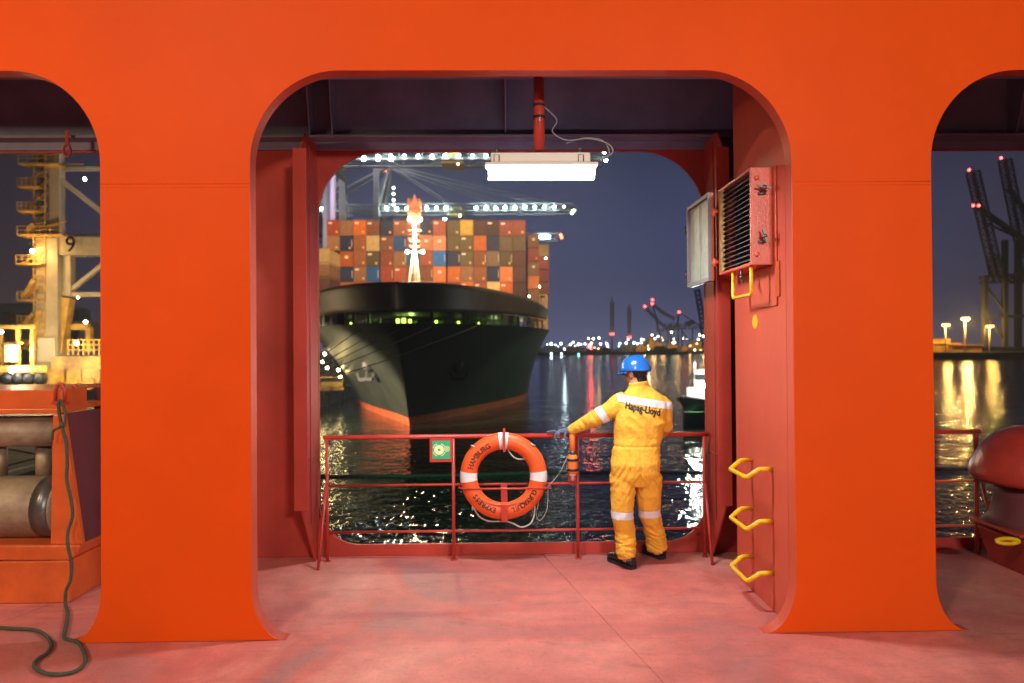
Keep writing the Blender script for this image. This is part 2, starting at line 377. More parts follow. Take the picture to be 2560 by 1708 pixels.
# ledge / flange over the openings and upper ceiling
zl = W(1280, 347, YO-.1).z
M['upper'] = mat('bloom_tinted_paint', (.24, .24, .40), .55, var=.3, vscale=2)  # red paint recoloured purple: overhead shade and lamp bloom put into the colour
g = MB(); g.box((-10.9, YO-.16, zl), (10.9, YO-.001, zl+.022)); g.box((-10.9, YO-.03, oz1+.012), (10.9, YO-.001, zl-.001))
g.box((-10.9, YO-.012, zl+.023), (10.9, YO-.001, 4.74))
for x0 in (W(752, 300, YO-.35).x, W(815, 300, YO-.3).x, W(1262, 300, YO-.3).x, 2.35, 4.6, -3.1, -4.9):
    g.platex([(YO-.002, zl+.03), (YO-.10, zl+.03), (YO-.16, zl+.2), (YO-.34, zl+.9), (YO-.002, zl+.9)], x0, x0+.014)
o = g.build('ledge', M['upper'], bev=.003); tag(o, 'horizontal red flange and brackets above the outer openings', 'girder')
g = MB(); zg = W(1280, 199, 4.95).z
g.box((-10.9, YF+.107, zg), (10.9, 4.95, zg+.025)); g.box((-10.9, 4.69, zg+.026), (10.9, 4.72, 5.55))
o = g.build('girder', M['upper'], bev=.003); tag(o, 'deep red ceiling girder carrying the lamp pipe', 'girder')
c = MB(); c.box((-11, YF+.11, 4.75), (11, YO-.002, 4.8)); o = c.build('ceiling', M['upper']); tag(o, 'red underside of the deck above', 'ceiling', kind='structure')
# web stiffeners beside the centre opening (chamfered ends)
zb, zt = .30, 3.66
for sx, xx in ((-1, oxl-.012), (1, oxr+.012)):
    t = thing('stiffener', (xx, YO, 0), ('left' if sx < 0 else 'right') + ' upright red stiffener plate beside the centre opening', 'stiffener')
    b = MB(); b.platex([(YO-.002, .002), (YO-.002, zt), (YO-.36, zt), (YO-.50, zt-.16), (YO-.50, zb+.22), (YO-.34, zb), (YO-.12, .002)], xx-.007, xx+.007)
    b.build('web', M['red'], t, bev=.002)
    b = MB(); b.box((xx-.06, YO-.51, zb+.23), (xx+.05, YO-.501, zt-.17)); b.build('flange', M['red'], t, bev=.002)
    b = MB(); xi = xx-sx*.002; b.tube([(xx-sx*.010, YO-.27, zb+.06), (xx-sx*.010, YO-.27, zt-.05)], .004, 6); b.tube([(xx-sx*.010, YO-.48, zb+.62), (xx-sx*.010, YO-.02, zb+.62)], .004, 6); b.build('weld_seam', M['red'], t)
# extra brackets behind the right column
b = MB(); b.box((oxr+.30, YO-.30, .001), (oxr+.32, YO-.001, 4.7)); b.platex([(YO-.302, .001), (YO-.75, .001), (YO-.302, .62)], oxr+.30, oxr+.32)
b.tube([(oxr+.26, YO-.42, 1.9), (oxr+.26, YO-.42, 2.75)], .02)
o = b.build('bracket', M['red']); tag(o, 'dark red knee bracket in the recess right of the right stiffener', 'bracket')
# right side web wall
XW = 1.885
sw = MB(); sw.platex([(YF+.106, .001), (5.46, .001), (5.46, 4.74), (YF+.106, 4.74)], XW, XW+.025)
sidew = sw.build('side_wall', M['redp'], bev=.004); tag(sidew, 'pale red side wall inside the centre opening, with yellow rungs', 'wall')
b = MB(); b.box((XW-.012, 4.60, 2.12), (XW-.001, 4.98, 2.40)); b.build('doubler_plate', M['redp'], sidew, bev=.003)
b = MB(); b.box((XW-.01, 4.56, 2.18), (XW-.002, 4.68, 2.42)); b.build('cable_plate', M['ored'], sidew, bev=.003)
pc = W(1901, 804, 4.98); b = MB(); b.lathe([(.052, 0), (.052, .003)], (XW-.004, 5.02, pc.z), (1, 0, 0), 28); b.build('yellow_dot', emit('x', (1,1,1), 0) if 0 else M['yellow'], sidew)
# sill strips & hull top edge outside
b = MB(); b.box((-10.9, YO+.031, -8.6), (10.9, YO+.05, .0)); o = b.build('hull_side', M['red']); tag(o, 'outer hull plating below the deck edge', 'hull', kind='structure')

# ------------------------------------------------------------------ rungs, handle
def rung(z, k):
    p = [Vector((XW, 4.73, z)), Vector((XW-.085, 4.73, z)), Vector((XW-.10, 4.735, z-.006)), Vector((XW-.165, 4.75, z-.055)), Vector((XW-.178, 4.765, z-.060)),
         Vector((XW-.178, 5.07, z-.060)), Vector((XW-.165, 5.09, z-.055)), Vector((XW-.10, 5.105, z-.006)), Vector((XW-.085, 5.11, z)), Vector((XW, 5.11, z))]
    b = MB(); b.tube(p, .0168, 12); o = b.build('ladder_rung', M['yellow'], loc=(XW, 4.92, z))
    tag(o, ['uppermost', 'middle', 'lowest'][k]+' of the three yellow bent pipe rungs low on the red side wall', 'rung', 'yellow rungs on the side wall')
for k, (py) in enumerate((1173, 1303, 1433)): rung(W(1938, py, 4.73).z, k)
b = MB(); x = 1.75
b.tube([(x, 4.73, 2.43), (x, 4.73, 2.225), (x, 4.745, 2.205), (x, 5.09, 2.205), (x, 5.105, 2.225), (x, 5.105, 2.43)], .013, 10)
o = b.build('handle', M['yellow']); tag(o, 'yellow pipe handle hanging under the red switch box', 'handle')

# ------------------------------------------------------------------ ventilation box with open lid on the side wall
bt, bb = W(1885, 418, 4.65).z, W(1888, 662, 4.65).z
BX = 1.722
vb = thing('vent_box', (XW, 5.0, bb), 'red glossy box with dark louvre blades mounted high on the side wall', 'vent')
M['glossred'] = mat('glossy_brushed_red_paint', (.72, .12, .06), .28, spec=.6, var=.25, vscale=8, bump=.14, bscale=90)
b = MB(); th = .02
b.box((BX, 4.65, bb), (XW-.001, 4.65+th, bt)); b.box((BX, 5.34-th, bb), (XW-.001, 5.34, bt))
b.box((BX, 4.65+th, bt-th), (XW-.001, 5.34-th, bt)); b.box((BX, 4.65+th, bb), (XW-.001, 5.34-th, bb+th)); b.box((XW-.03, 4.671, bb+.021), (XW-.002, 5.319, bt-.021))
b.build('case', M['glossred'], vb, bev=.004)
b = MB(); b.box((XW-.012, 4.60, bb+.0), (XW-.001, 4.649, bt)); b.build('side_flange', M['glossred'], vb, bev=.003)
M['blade'] = mat('grey_louvre', (.16, .16, .16), .4, metal=.2)
b = MB(); b.box((XW-.036, 4.672, bb+.022), (XW-.0305, 5.318, bt-.022)); b.box((BX+.08, 4.6705, bb+.022), (XW-.0365, 4.676, bt-.022)); b.build('inner_shade_sheet', M['black'], vb)  # added black sheets, the shade behind the blades put into colour
M['oldy'] = mat('worn_yellow_edge', (.55, .38, .08), .5, var=.5, vscale=18, col2=(.16, .10, .07))
nb = 18
for i in range(nb):
    z = bb+.04+(bt-bb-.07)*i/(nb-1); b = MB()
    b.add([(BX+.012, 4.672, z), (BX+.012, 5.22, z), (BX+.075, 5.22, z+.030), (BX+.075, 4.672, z+.030), (BX+.012, 4.672, z+.003), (BX+.012, 5.22, z+.003), (BX+.075, 5.22, z+.033), (BX+.075, 4.672, z+.033)],
          [(0,1,2,3),(7,6,5,4),(0,4,5,1),(1,5,6,2),(2,6,7,3),(3,7,4,0)])
    b.build('louvre_blade', M['blade'], vb)
b = MB(); b.box((BX+.002, 5.255, bb+.021), (BX+.016, 5.319, bt-.021))
for i in range(nb):
    z = bb+.04+(bt-bb-.07)*i/(nb-1)
    b.add([(BX+.003, 5.2549, z-.016), (BX+.003, 5.2549, z+.016), (BX+.003, 5.20, z), (BX+.012, 5.2549, z-.016), (BX+.012, 5.2549, z+.016), (BX+.012, 5.20, z)], [(0,1,2),(3,5,4),(0,2,5,3),(1,4,5,2),(0,3,4,1)])
b.build('comb_strip', M['oldy'], vb)
for z, a in ((bt-.15, 10), (bb+.19, 75)):
    b = MB(); b.tube([(BX+.075, 4.648, z), (BX+.075, 4.60, z)], .012); mt = Matrix.Translation((BX+.075, 4.60, z)) @ Matrix.Rotation(R(a), 4, 'Y')
    b.box((-.045, -.012, -.007), (.045, .006, .007), mtx=mt); b.ball((BX+.075, 4.60, z), .018, 8, 6); b.tube([(BX+.05, 4.644, z-.035), (BX+.10, 4.644, z-.03)], .012, 6); b.build('wing_nut', M['steel2'], vb)
for z in (bt-.075, bb+.07):
    b = MB(); b.lathe([(.016, 0), (.016, .01), (.006, .016)], (BX+.04, 4.649, z), (0, -1, 0), 12); b.build('bolt', M['glossred'], vb)
b = MB(); b.tube([(BX+.02, 4.9, bb), (BX+.02, 4.9, bb-.08)], .009); b.beam((BX+.02, 4.86, bb-.10), (BX+.02, 4.93, bb-.05), .014); b.ball((BX+.02, 4.9, bb-.06), .018, 8, 6); b.build('wing_nut', M['steel2'], vb)
# open lid
M['lidin'] = mat('pale_greenish_inside_paint', (.46, .52, .44), .5, var=.3, vscale=7, col2=(.34, .34, .24))
lt, lb = W(1780, 481, 5.42).z, W(1781, 702, 5.42).z
lid = MB(); lid.box((BX-.035, 5.42, lb), (BX-.012, 6.04, lt)); lo = lid.build('lid', M['glossred'], vb, bev=.003)
b = MB()
b.box((BX-.060, 5.42, lb), (BX-.0355, 5.435, lt)); b.box((BX-.060, 6.02, lb), (BX-.0355, 6.04, lt)); b.box((BX-.060, 5.4355, lt-.03), (BX-.0355, 6.0195, lt)); b.box((BX-.060, 5.4355, lb), (BX-.0355, 6.0195, lb+.03))
b.build('rim', M['grey'], lo)
b = MB(); b.box((BX-.040, 5.47, lb+.035), (BX-.0356, 5.99, lt-.035)); b.box((BX-.046, 5.70, lb+.035), (BX-.0401, 5.72, lt-.035)); b.build('panel', M['lidin'], lo)
for z in (lb+.14, lt-.17):
    b = MB(); b.tube([(BX-.02, 5.33, z), (BX-.02, 5.43, z)], .014, 8); b.tube([(BX-.02, 5.38, z-.03), (BX-.02, 5.38, z+.03)], .017, 8); b.build('hinge', M['glossred'], vb)
    b = MB(); b.tube([(BX-.03, 6.03, z-.02), (BX-.055, 6.10, z-.02)], .007, 6); b.tube([(BX-.055, 6.10, z+.02), (BX-.055, 6.10, z-.06)], .006, 6); b.build('wing_bolt', M['steel2'], lo)

# ------------------------------------------------------------------ ceiling lamp
LC = W(1353, 430, 4.9); LX, LY = LC.x, LC.y
lw = .79/2; lzb = W(1353, 447, 4.9).z; lzm = W(1353, 411, 4.9).z; lzt = W(1353, 386, 4.9).z
lamp = thing('ceiling_lamp', (LX, LY, lzb), 'lit white strip lamp hanging from a red pipe over the railing', 'lamp')
M['cream'] = mat('cream_plastic', (.80, .74, .64), .45, spec=.3)
b = MB(); b.box((LX-lw+.035, LY-.055, lzm+.001), (LX+lw-.045, LY+.055, lzt)); b.box((LX-lw-.01, LY-.072, lzm-.022), (LX+lw+.01, LY+.072, lzm)); b.build('housing', M['cream'], lamp, bev=.01)
M['tube'] = emit('lamp_glow', (.90, .965, 1), 620); M['tubeside'] = emit('lamp_side_glow', (.90, .965, 1), 16)
b = MB(); prof = [(-.060, lzm-.023), (.060, lzm-.023), (.052, lzb+.02), (.030, lzb), (-.030, lzb), (-.052, lzb+.02)]
b.add([(LX-lw+.015, LY+p[0], p[1]) for p in prof]+[(LX+lw-.015, LY+p[0], p[1]) for p in prof], [tuple(range(6))[::-1], tuple(range(6, 12))]+[(i, (i+1)%6, (i+1)%6+6, i+6) for i in range(6)], mi=1); b.mi[-3] = 0
b.build('diffuser', [M['tube'], M['tubeside']], lamp)
pipe_top = zg
PX = W(1348, 300, 4.86).x
b = MB(); b.tube([(PX, LY-.02, lzt+.02), (PX, LY-.02, pipe_top-.015)], .0385, 20); b.lathe([(.0385, 0), (.03, .012), (.0, .014)], (PX, LY-.02, pipe_top-.0155), n=20); pp = b.build('pipe', M['rail'], lamp)
for py in (262, 292):
    z = W(1348, py, 4.86).z; b = MB(); b.lathe([(.042, -.009), (.042, .009)], (PX, LY-.02, z), n=20); b.build('clamp_band', M['black'], pp)
for xx in (LX-.32, LX+.28):
    b = MB(); b.tube([(xx, LY, lzt), (xx, LY, lzt+.05)], .012, 8); b.lathe([(.02, 0), (.02, .015)], (xx, LY, lzt+.028)); b.build('bolt', M['steel2'], lamp)
    b = MB(); b.tube([(xx-.018, LY-.062, lzm+.005), (xx-.018, LY-.062, lzt-.02), (xx+.018, LY-.062, lzt-.02), (xx+.018, LY-.062, lzm+.005)], .003, 6); b.build('clip', M['steel2'], lamp)
b = MB()
zc = W(1400, 270, 4.86).z
b.tube(smooth_path([(PX+.03, LY, W(0,262,4.86).z), (PX+.11, LY+.02, W(0,285,4.86).z), (PX+.13, LY+.03, W(0,300,4.86).z), (PX+.10, LY+.03, W(0,325,4.86).z), (PX+.20, LY, W(0,350,4.86).z), (PX+.36, LY, W(0,346,4.86).z), (PX+.50, LY, W(0,360,4.86).z), (PX+.53, LY, W(0,382,4.86).z), (PX+.44, LY, W(0,398,4.86).z)]), .0055, 6)
b.tube(smooth_path([(PX+.20, LY+.02, W(0,356,4.86).z), (PX+.34, LY+.02, W(0,342,4.86).z), (PX+.47, LY+.02, W(0,351,4.86).z), (PX+.51, LY+.02, W(0,385,4.86).z), (PX+.44, LY, W(0,402,4.86).z)]), .005, 6)
b.build('cable', M['grey'], lamp)

# ------------------------------------------------------------------ guard rail
YR = 5.97
zr = W(1280, 1090, YR).z
rx0, rx1 = X0(808, 1092, YR), X0(1772, 1088, YR)
gr = thing('guard_rail', (0, YR, 0), 'red pipe guard rail across the centre opening, holding the lifebuoy', 'railing')
b = MB(); b.tube([(rx0, YR, zr), (rx0+.02, YR, zr), (rx1, YR, zr)], .020, 14); b.build('top_rail', M['rail'], gr)
for py in (1210, 1326):
    z = W(1280, py, YR).z; b = MB(); b.tube([(rx0+.03, YR, z), (rx1-.03, YR, z)], .0105, 10); b.build('lower_rail', M['rail'], gr)
for px in (818, 1134, 1444, 1761):
    x = X0(px, 1250, YR); b = MB(); b.tube([(x, YR, .0), (x, YR, zr)], .0145, 12); b.lathe([(.03, 0), (.03, .006)], (x, YR, .0)); b.build('post', M['rail'], gr)
for (px0, py0, px1, py1) in ((817, 1200, 795, 1420), (1763, 1208, 1781, 1413)):
    b = MB(); p = W(px0, py0, YR-.02); q = W(px1, py1, 5.74); q.z = 0; b.tube([p, q], .0125, 10); b.build('brace', M['rail'], gr)
# right bay rail
g2 = thing('guard_rail', (4, YR, 0), 'red pipe guard rail seen right of the right orange pillar', 'railing')
xe = X0(2450, 1100, YR); xp = X0(2441, 1200, YR)
b = MB(); b.tube([(3.3, YR, zr), (xe, YR, zr)], .020, 14); b.build('top_rail', M['rail'], g2)
for py in (1203, 1315):
    z = W(2400, py, YR).z; b = MB(); b.tube([(3.3, YR, z), (xp, YR, z)], .0105, 10); b.build('lower_rail', M['rail'], g2)
b = MB(); b.tube([(xp, YR, 0), (xp, YR, zr)], .018, 12); b.build('post', M['rail'], g2)
b = MB(); b.tube([(xp+.03, YR-.03, zr-.45), (xp+.02, YR-.25, 0)], .014, 12); b.build('brace', M['rail'], g2)

# ------------------------------------------------------------------ green alarm sign on the rail
M['green'] = mat('green_sign', (.03, .42, .20), .4); M['paley'] = mat('pale_yellow_symbol', (.78, .82, .42), .5)
sc = W(1103, 1124, YR-.03)
sg = thing('sign', (sc.x, sc.y, sc.z), 'green square sign with pale bell symbol in a red frame', 'sign')
w2, h2 = .100, .110
b = MB(); b.platey([(sc.x-w2, sc.z-h2), (sc.x+w2-.004, sc.z-h2), (sc.x+w2-.004, sc.z+h2-.012), (sc.x-w2, sc.z+h2-.012)], YR-.030, YR-.022); b.build('back_plate', M['rail'], sg, bev=.002)
b = MB(); b.box((sc.x-.076, YR-.033, sc.z-.082), (sc.x+.078, YR-.0305, sc.z+.076)); b.build('panel', M['green'], sg)
b = MB(); cx, cz = sc.x-.018, sc.z-.003; yy = YR-.0335
ring = lambda r, n=28, cx=cx, cz=cz: [(cx+r*math.cos(2*math.pi*i/n), cz+r*math.sin(2*math.pi*i/n)) for i in range(n)]
b.platey(ring(.043), yy-.001, yy, holes=[ring(.011)[::-1]])
for a in range(4):
    a0 = R(45+90*a); c_ = [(cx+.058*math.cos(a0+R(t)), cz+.058*math.sin(a0+R(t))) for t in range(-28, 29, 14)]+[(cx+.052*math.cos(a0+R(t)), cz+.052*math.sin(a0+R(t))) for t in range(28, -29, -14)]
    b.platey(c_, yy-.001, yy)
c2x, c2z = sc.x+.050, sc.z+.006
rg = lambda r: [(c2x+r*math.cos(2*math.pi*i/20), c2z+r*math.sin(2*math.pi*i/20)) for i in range(20)]
b.platey(rg(.024), yy-.001, yy, holes=[rg(.019)[::-1]]); b.platey(rg(.013), yy-.001, yy, holes=[rg(.006)[::-1]])
b.build('symbol', M['paley'], sg)

# ------------------------------------------------------------------ lifebuoy
LBc = W(1259, 1190, YR-.10); RM, RT = .300, .073
lb_ = thing('lifebuoy', LBc, 'orange lifebuoy with white bands and black lettering hung on the rail', 'lifebuoy')
M['buoy'] = mat('orange_lifebuoy', (.86, .115, .022), .38, spec=.4, var=.12, vscale=6, bump=.1, bscale=30)
b = MB(); b.tube([LBc+Vector((RM*math.cos(a), 0, RM*math.sin(a))) for a in [2*math.pi*i/72 for i in range(72)]], [(RT, RT*.82) if 0 else RT for _ in range(72)], 24, closed=True)
# flatten slightly in depth
for i, v in enumerate(b.v): b.v[i] = (v[0], LBc.y+(v[1]-LBc.y)*.80, v[2])
b.build('ring', M['buoy'], lb_)
def torus_pt(a, rr, off=.0012):
    d = rr-RM; d = max(-RT*.98, min(RT*.98, d)); y = -math.sqrt(RT*RT-d*d)*.80-off
    return LBc+Vector((rr*math.cos(a), y, rr*math.sin(a)))
for ang, hw in ((0, 7.5), (180, 7.5), (90, 7)):
    a0, a1 = R(ang-hw), R(ang+hw); n = 6; k = 20; vs = []; fs = []
    for i in range(n+1):
        a = a0+(a1-a0)*i/n
        for j in range(k+1):
            ph = math.pi*(.5+1.0*j/k) if 0 else math.pi*2*j/k
            vs.append(LBc+Vector(((RM+(RT+.0015)*math.cos(ph))*math.cos(a), -(RT+.002)*.80*math.sin(ph), (RM+(RT+.0015)*math.cos(ph))*math.sin(a))))
    for i in range(n):
        for j in range(k): fs.append((i*(k+1)+j, i*(k+1)+j+1, (i+1)*(k+1)+j+1, (i+1)*(k+1)+j))
    b = MB(); b.add(vs, fs, True); b.build('band', M['white'], lb_)
def ring_text(word, a_start, a_end, rr, size, name):
    b = MB(); n = len(word)
    for i, ch in enumerate(word):
        a = R(a_start+(a_end-a_start)*i/(n-1)); me = text_mesh(ch, size, .0016)
        me.calc_loop_triangles(); vs = []
        for v in me.vertices:
            rad = rr+v.co.y; aa = a - v.co.x/rr*.95; vs.append(torus_pt(aa, rad, .0012+v.co.z*2))
        b.add(vs, [tuple(t.vertices) for t in me.loop_triangles]); bpy.data.meshes.remove(me)
    return b.build('lettering', M['black'], lb_, fix=False)
ring_text('HAMBURG', 162, 117, .290, .064, 'a'); ring_text('GUAYAQUIL', -27, -74, .288, .060, 'b'); ring_text('EXPRESS', -106, -146, .288, .060, 'c')
for px, py in ((1183, 1116), (1333, 1113)):
    p = W(px, py, YR-.14); b = MB(); b.tube([p+Vector((-.02, 0, .008)), p+Vector((.015, .01, -.006))], .008, 8); b.build('rope_stub', M['wrope'], lb_)
# grab line
P = lambda px, py, dy=.12: W(px, py, YR-dy)
for path in ([(1182, 1262), (1187, 1275), (1200, 1293), (1222, 1303), (1252, 1304), (1268, 1304), (1285, 1310), (1303, 1318), (1325, 1310), (1335, 1290), (1337, 1265)], [(1270, 1125), (1282, 1141), (1295, 1148), (1312, 1148)]):
    b = MB(); b.tube(smooth_path([P(*q) for q in path]), .0065, 8); b.build('grab_line', M['wrope'], lb_)
b = MB(); b.tube([P(1182, 1260), P(1181, 1276)], .007, 8); b.ball(P(1184, 1262), .013, 8, 6); b.build('knot', M['wrope'], lb_)
# holder: belongs to the rail
b = MB(); b.platey([(W(1257,1069,5.84).x, W(1257,1069,5.84).z), (W(1263,1069,5.84).x, W(1263,1069,5.84).z), (W(1264,1127,5.84).x, W(1264,1127,5.84).z), (W(1258,1127,5.84).x, W(1258,1127,5.84).z)], 5.77, 5.79)
b.beam(W(1260.5, 1078, 5.79), W(1260.5, 1078, YR+.0), .02, .03); b.build('hook_bar', M['rail'], gr)
b = MB(); q = [W(1252, 1213, YR-.05), W(1268, 1213, YR-.05), W(1270, 1306, YR-.05), W(1254, 1306, YR-.05)]
b.platey([(v.x, v.z) for v in q], YR-.03, YR-.022); q = [W(1252, 1262, 5.78), W(1269, 1262, 5.78), W(1270, 1305, 5.78), W(1254, 1305, 5.78)]
b.platey([(v.x, v.z) for v in q], 5.775, 5.785); b.box((q[0].x, 5.785, q[2].z), (q[1].x, YR-.03, q[2].z+.008)); b.build('bracket', M['rail'], gr)
b = MB(); a = W(1148, 1214, YR-.0); c = W(1375, 1214, YR-.0)
b.tube([(a.x, YR, a.z), (a.x, YR-.06, a.z-.01), W(1149, 1220, 5.82), W(1158, 1223, 5.77), W(1366, 1221, 5.77), W(1374, 1218, 5.82), (c.x, YR-.06, c.z-.01), (c.x, YR, c.z)], .0085, 8); b.build('cradle_bar', M['rail'], gr)

# ------------------------------------------------------------------ man-overboard light (upside-down, strapped beside a post)
lc = W(1431, 1130, YR-.07)
bl = thing('lifebuoy_light', (lc.x, lc.y, W(1431, 1205, YR-.07).z), 'orange self igniting buoy light strapped beside the rail post', 'buoy light')
Zp = lambda py: W(1431, py, YR-.07).z
M['oplas'] = mat('orange_plastic', (.88, .20, .035), .35, spec=.4, var=.08, vscale=15); M['clear'] = mat('clear_pinkish_lens', (.85, .55, .42), .2, spec=.6)
b = MB(); b.lathe([(.0245, Zp(1082)), (.026, Zp(1081)), (.027, Zp(1126))][::-1] if 0 else [(.020, Zp(1128)), (.0265, Zp(1127)), (.0255, Zp(1083)), (.020, Zp(1081.5)), (0, Zp(1081))], (lc.x, lc.y, 0), n=20); b.build('tube', M['oplas'], bl)
b = MB(); b.lathe([(.027, Zp(1136)), (.028, Zp(1134)), (.028, Zp(1128)), (.025, Zp(1127))], (lc.x, lc.y, 0), n=20); b.build('collar', M['steel2'], bl)
b = MB(); b.lathe([(.040, Zp(1184)), (.044, Zp(1180)), (.045, Zp(1150)), (.046, Zp(1146)), (.043, Zp(1142)), (.030, Zp(1136))], (lc.x, lc.y, 0), n=20); b.build('body', M['oplas'], bl)
for py in (1149, 1174): b = MB(); b.lathe([(.048, Zp(py+3)), (.048, Zp(py-3))], (lc.x, lc.y, 0), n=20); b.box((lc.x+.045, lc.y-.01, Zp(py+3)), (lc.x+.055, lc.y+.05, Zp(py-3))); b.build('strap', M['black'], bl)
b = MB(); b.lathe([(0, Zp(1202)), (.014, Zp(1200)), (.018, Zp(1190)), (.032, Zp(1188)), (.034, Zp(1184))], (lc.x, lc.y, 0), n=20); b.build('lens', M['clear'], bl)
b = MB(); b.box((lc.x-.03, lc.y+.02, Zp(1206)), (lc.x+.03, YR-.012, Zp(1198))); b.box((lc.x-.032, lc.y+.035, Zp(1206)), (lc.x+.032, lc.y+.042, Zp(1145))); b.build('light_bracket', M['rail'], gr)
b = MB(); b.tube(smooth_path([W(1416, 1147, YR-.08), W(1400, 1180, YR-.10), W(1383, 1202, YR-.12), W(1370, 1215, YR-.13)]), .0025, 6)
b.tube(smooth_path([W(1370, 1215, YR-.13), W(1368, 1270, YR-.12), W(1355, 1297, YR-.12), W(1346, 1300, YR-.12), W(1341, 1285, YR-.12), W(1347, 1255, YR-.12)]), .002, 6); b.build('cord', M['wrope'], bl)

# ------------------------------------------------------------------ left bay: roller fairlead, rope
YA = 5.08
def pp_(*pts, Y=YA): return [(W(a, b_, Y).x, W(a, b_, Y).z) for a, b_ in pts]
rf = thing('roller_fairlead', (-4, YA, 0), 'orange red roller fairlead frame with worn steel rollers left of the left pillar', 'fairlead')
xs = -6.5; xi = W(127, 1200, YA).x
zt1, zt0 = W(100, 975, YA).z, W(100, 1034, YA).z
b = MB(); b.box((xs, YA, zt0), (W(156, 1000, YA).x, YA+.30, zt1)); b.box((xs, YA-.012, zt0), (W(157, 1000, YA).x, YA-.001, zt0+.035)); b.build('top_beam', M['ored'], rf, bev=.01)
b = MB(); b.platey(pp_((131, 1036), (158, 1036), (205, 1362), (125, 1362)), YA+.002, YA+.045); b.build('post', M['ored'], rf, bev=.008)
b = MB(); q = pp_((158, 1036), (205, 1362)); X1, Z1 = q[0]; X2, Z2 = q[1]
b.add([(X1-.02, YA+.05, Z1), (X1+.0, YA+.62, Z1), (X2+.0, YA+.62, Z2), (X2-.02, YA+.05, Z2), (X1-.05, YA+.05, Z1), (X1-.03, YA+.62, Z1), (X2-.03, YA+.62, Z2), (X2-.05, YA+.05, Z2)], [(0,1,2,3),(7,6,5,4),(0,4,5,1),(1,5,6,2),(2,6,7,3),(3,7,4,0)])
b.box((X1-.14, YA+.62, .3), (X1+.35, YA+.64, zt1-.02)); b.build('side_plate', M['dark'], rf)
zb1 = W(100, 1362, YA).z
b = MB(); b.box((xs, YA-.02, .001), (W(176, 1400, YA).x, YA+.64, W(100, 1401, YA).z)); b.platey(pp_((-600, 1362), (205, 1362), (196, 1385), (178, 1400), (-600, 1400), Y=YA), YA-.02, YA+.64); b.build('base', M['ored'], rf, bev=.012)
b = MB(); b.box((W(156,1000,YA).x+.001, YA+.02, zt1-.16), (-3.36, 6.05, zt1-.12)); b.box((xs, YA+.301, zt1-.02), (-3.36, 6.05, zt1-.005)); b.build('top_plate', M['ored'], rf, bev=.005)
zA, zB = W(60, 1040, YA+.2).z, W(60, 1116, YA+.2).z
b = MB(); b.lathe([((zA-zB)/2, 0), ((zA-zB)/2, 2.2)], (xi-.01, YA+.2, (zA+zB)/2), (-1, 0, 0), 28); b.build('roller', M['steel'], rf)
zA, zB = W(60, 1193, YA+.22).z, W(60, 1345, YA+.22).z; rr = (zA-zB)/2
b = MB(); b.lathe([(rr*.86, -.0), (rr*.93, .02), (rr, .03), (rr, 2.2)], (xi-.03, YA+.27, (zA+zB)/2), (-1, 0, 0), 32); ro = b.build('roller', M['steel'], rf)
b = MB(); b.lathe([(rr*1.01, .031), (rr*1.01, .16)], (xi-.03, YA+.27, (zA+zB)/2), (-1, 0, 0), 32); b.build('end_cap', M['steel2'], ro)
for px in (105, -6): b = MB(); x = W(px, 1150, YA+.3).x; b.lathe([(.055, W(60,1195,YA+.3).z), (.055, W(60,1112,YA+.3).z)], (x, YA+.32, 0), n=20); b.build('guide_roller', M['steel'], rf)
for px, s_ in ((150, 1), (186, .8)):
    p = W(px, 1003 if s_ == 1 else 998, YA+(-.01 if s_ == 1 else .25)); b = MB(); h = .13*s_; w_ = .035
    b.tube([p+Vector((-w_, 0, 0)), p+Vector((-w_, 0, h*.6)), p+Vector((-w_*.5, 0, h*.9)), p+Vector((0, 0, h)), p+Vector((w_*.6, 0, h*.9)), p+Vector((w_, 0, h*.6)), p+Vector((w_, 0, 0))], .012, 8)
    b.box((p.x-.05, p.y-.02, p.z-.02), (p.x+.05, p.y+.03, p.z)); b.build('hook', M['rail'], rf)
# dark water ropes seen between rollers belong to mooring lines
b = MB(); b.tube([W(-40, 1112, YA+.8), W(95, 1137, YA+.8)], .008, 8); o = b.build('mooring_line', M['wrope']); tag(o, 'pale taut line seen between the fairlead rollers', 'rope')
b = MB(); path = [(152, 1000), (146, 1010), (150, 1045), (155, 1062), (160, 1085), (166, 1110), (168, 1160), (167, 1200), (178, 1250), (181, 1290), (170, 1330), (170, 1365), (179, 1410), (176, 1450), (165, 1478)]
pts = [W(a, c_, YA-.045-(.035 if c_ > 1340 else 0)) for a, c_ in path]
fl = [(164, 1512), (169, 1530), (166, 1560), (160, 1592), (175, 1600), (195, 1606), (210, 1630), (213, 1655), (195, 1675), (160, 1685), (115, 1684), (86, 1668), (92, 1650), (118, 1632), (128, 1610), (112, 1587), (85, 1575), (40, 1572), (-20, 1568), (-90, 1560)]
def floor_pt(px, py, z=.014):
    d_ = R3 @ Vector(((px-1280)/F, -(py-854)/F, -1)); return CAM+d_*((z-CAM.z)/d_.z)
pts += [floor_pt(a, c_) for a, c_ in fl]
b.tube(smooth_path(pts, 6), .0115, 8)
b.tube(smooth_path([W(152, 1002, YA-.05), W(163, 1030, YA-.05), (W(160, 1062, YA-.05)), W(135, 1075, YA-.045), W(131, 1090, YA-.045), W(131, 1100, YA-.04)]), .009, 8); b.ball(W(156, 1062, YA-.05), .022, 8, 6)
o = b.build('rope', M['rope']); tag(o, 'dark green rope hanging from the fairlead hook and looped on the deck', 'rope')
# hanging hook under left ledge
b = MB(); p = W(168, 362, YO-.2); b.beam(p+Vector((0, 0, .12)), p+Vector((0, 0, .0)), .03, .012); b.tube([p+Vector((.03*math.cos(a), 0, -.05+.05*math.sin(a))) for a in [2*math.pi*i/16 for i in range(16)]], .010, 8, closed=True)
o = b.build('lifting_eye', M['rail']); tag(o, 'small dark lifting eye hanging from the beam top left', 'hook')

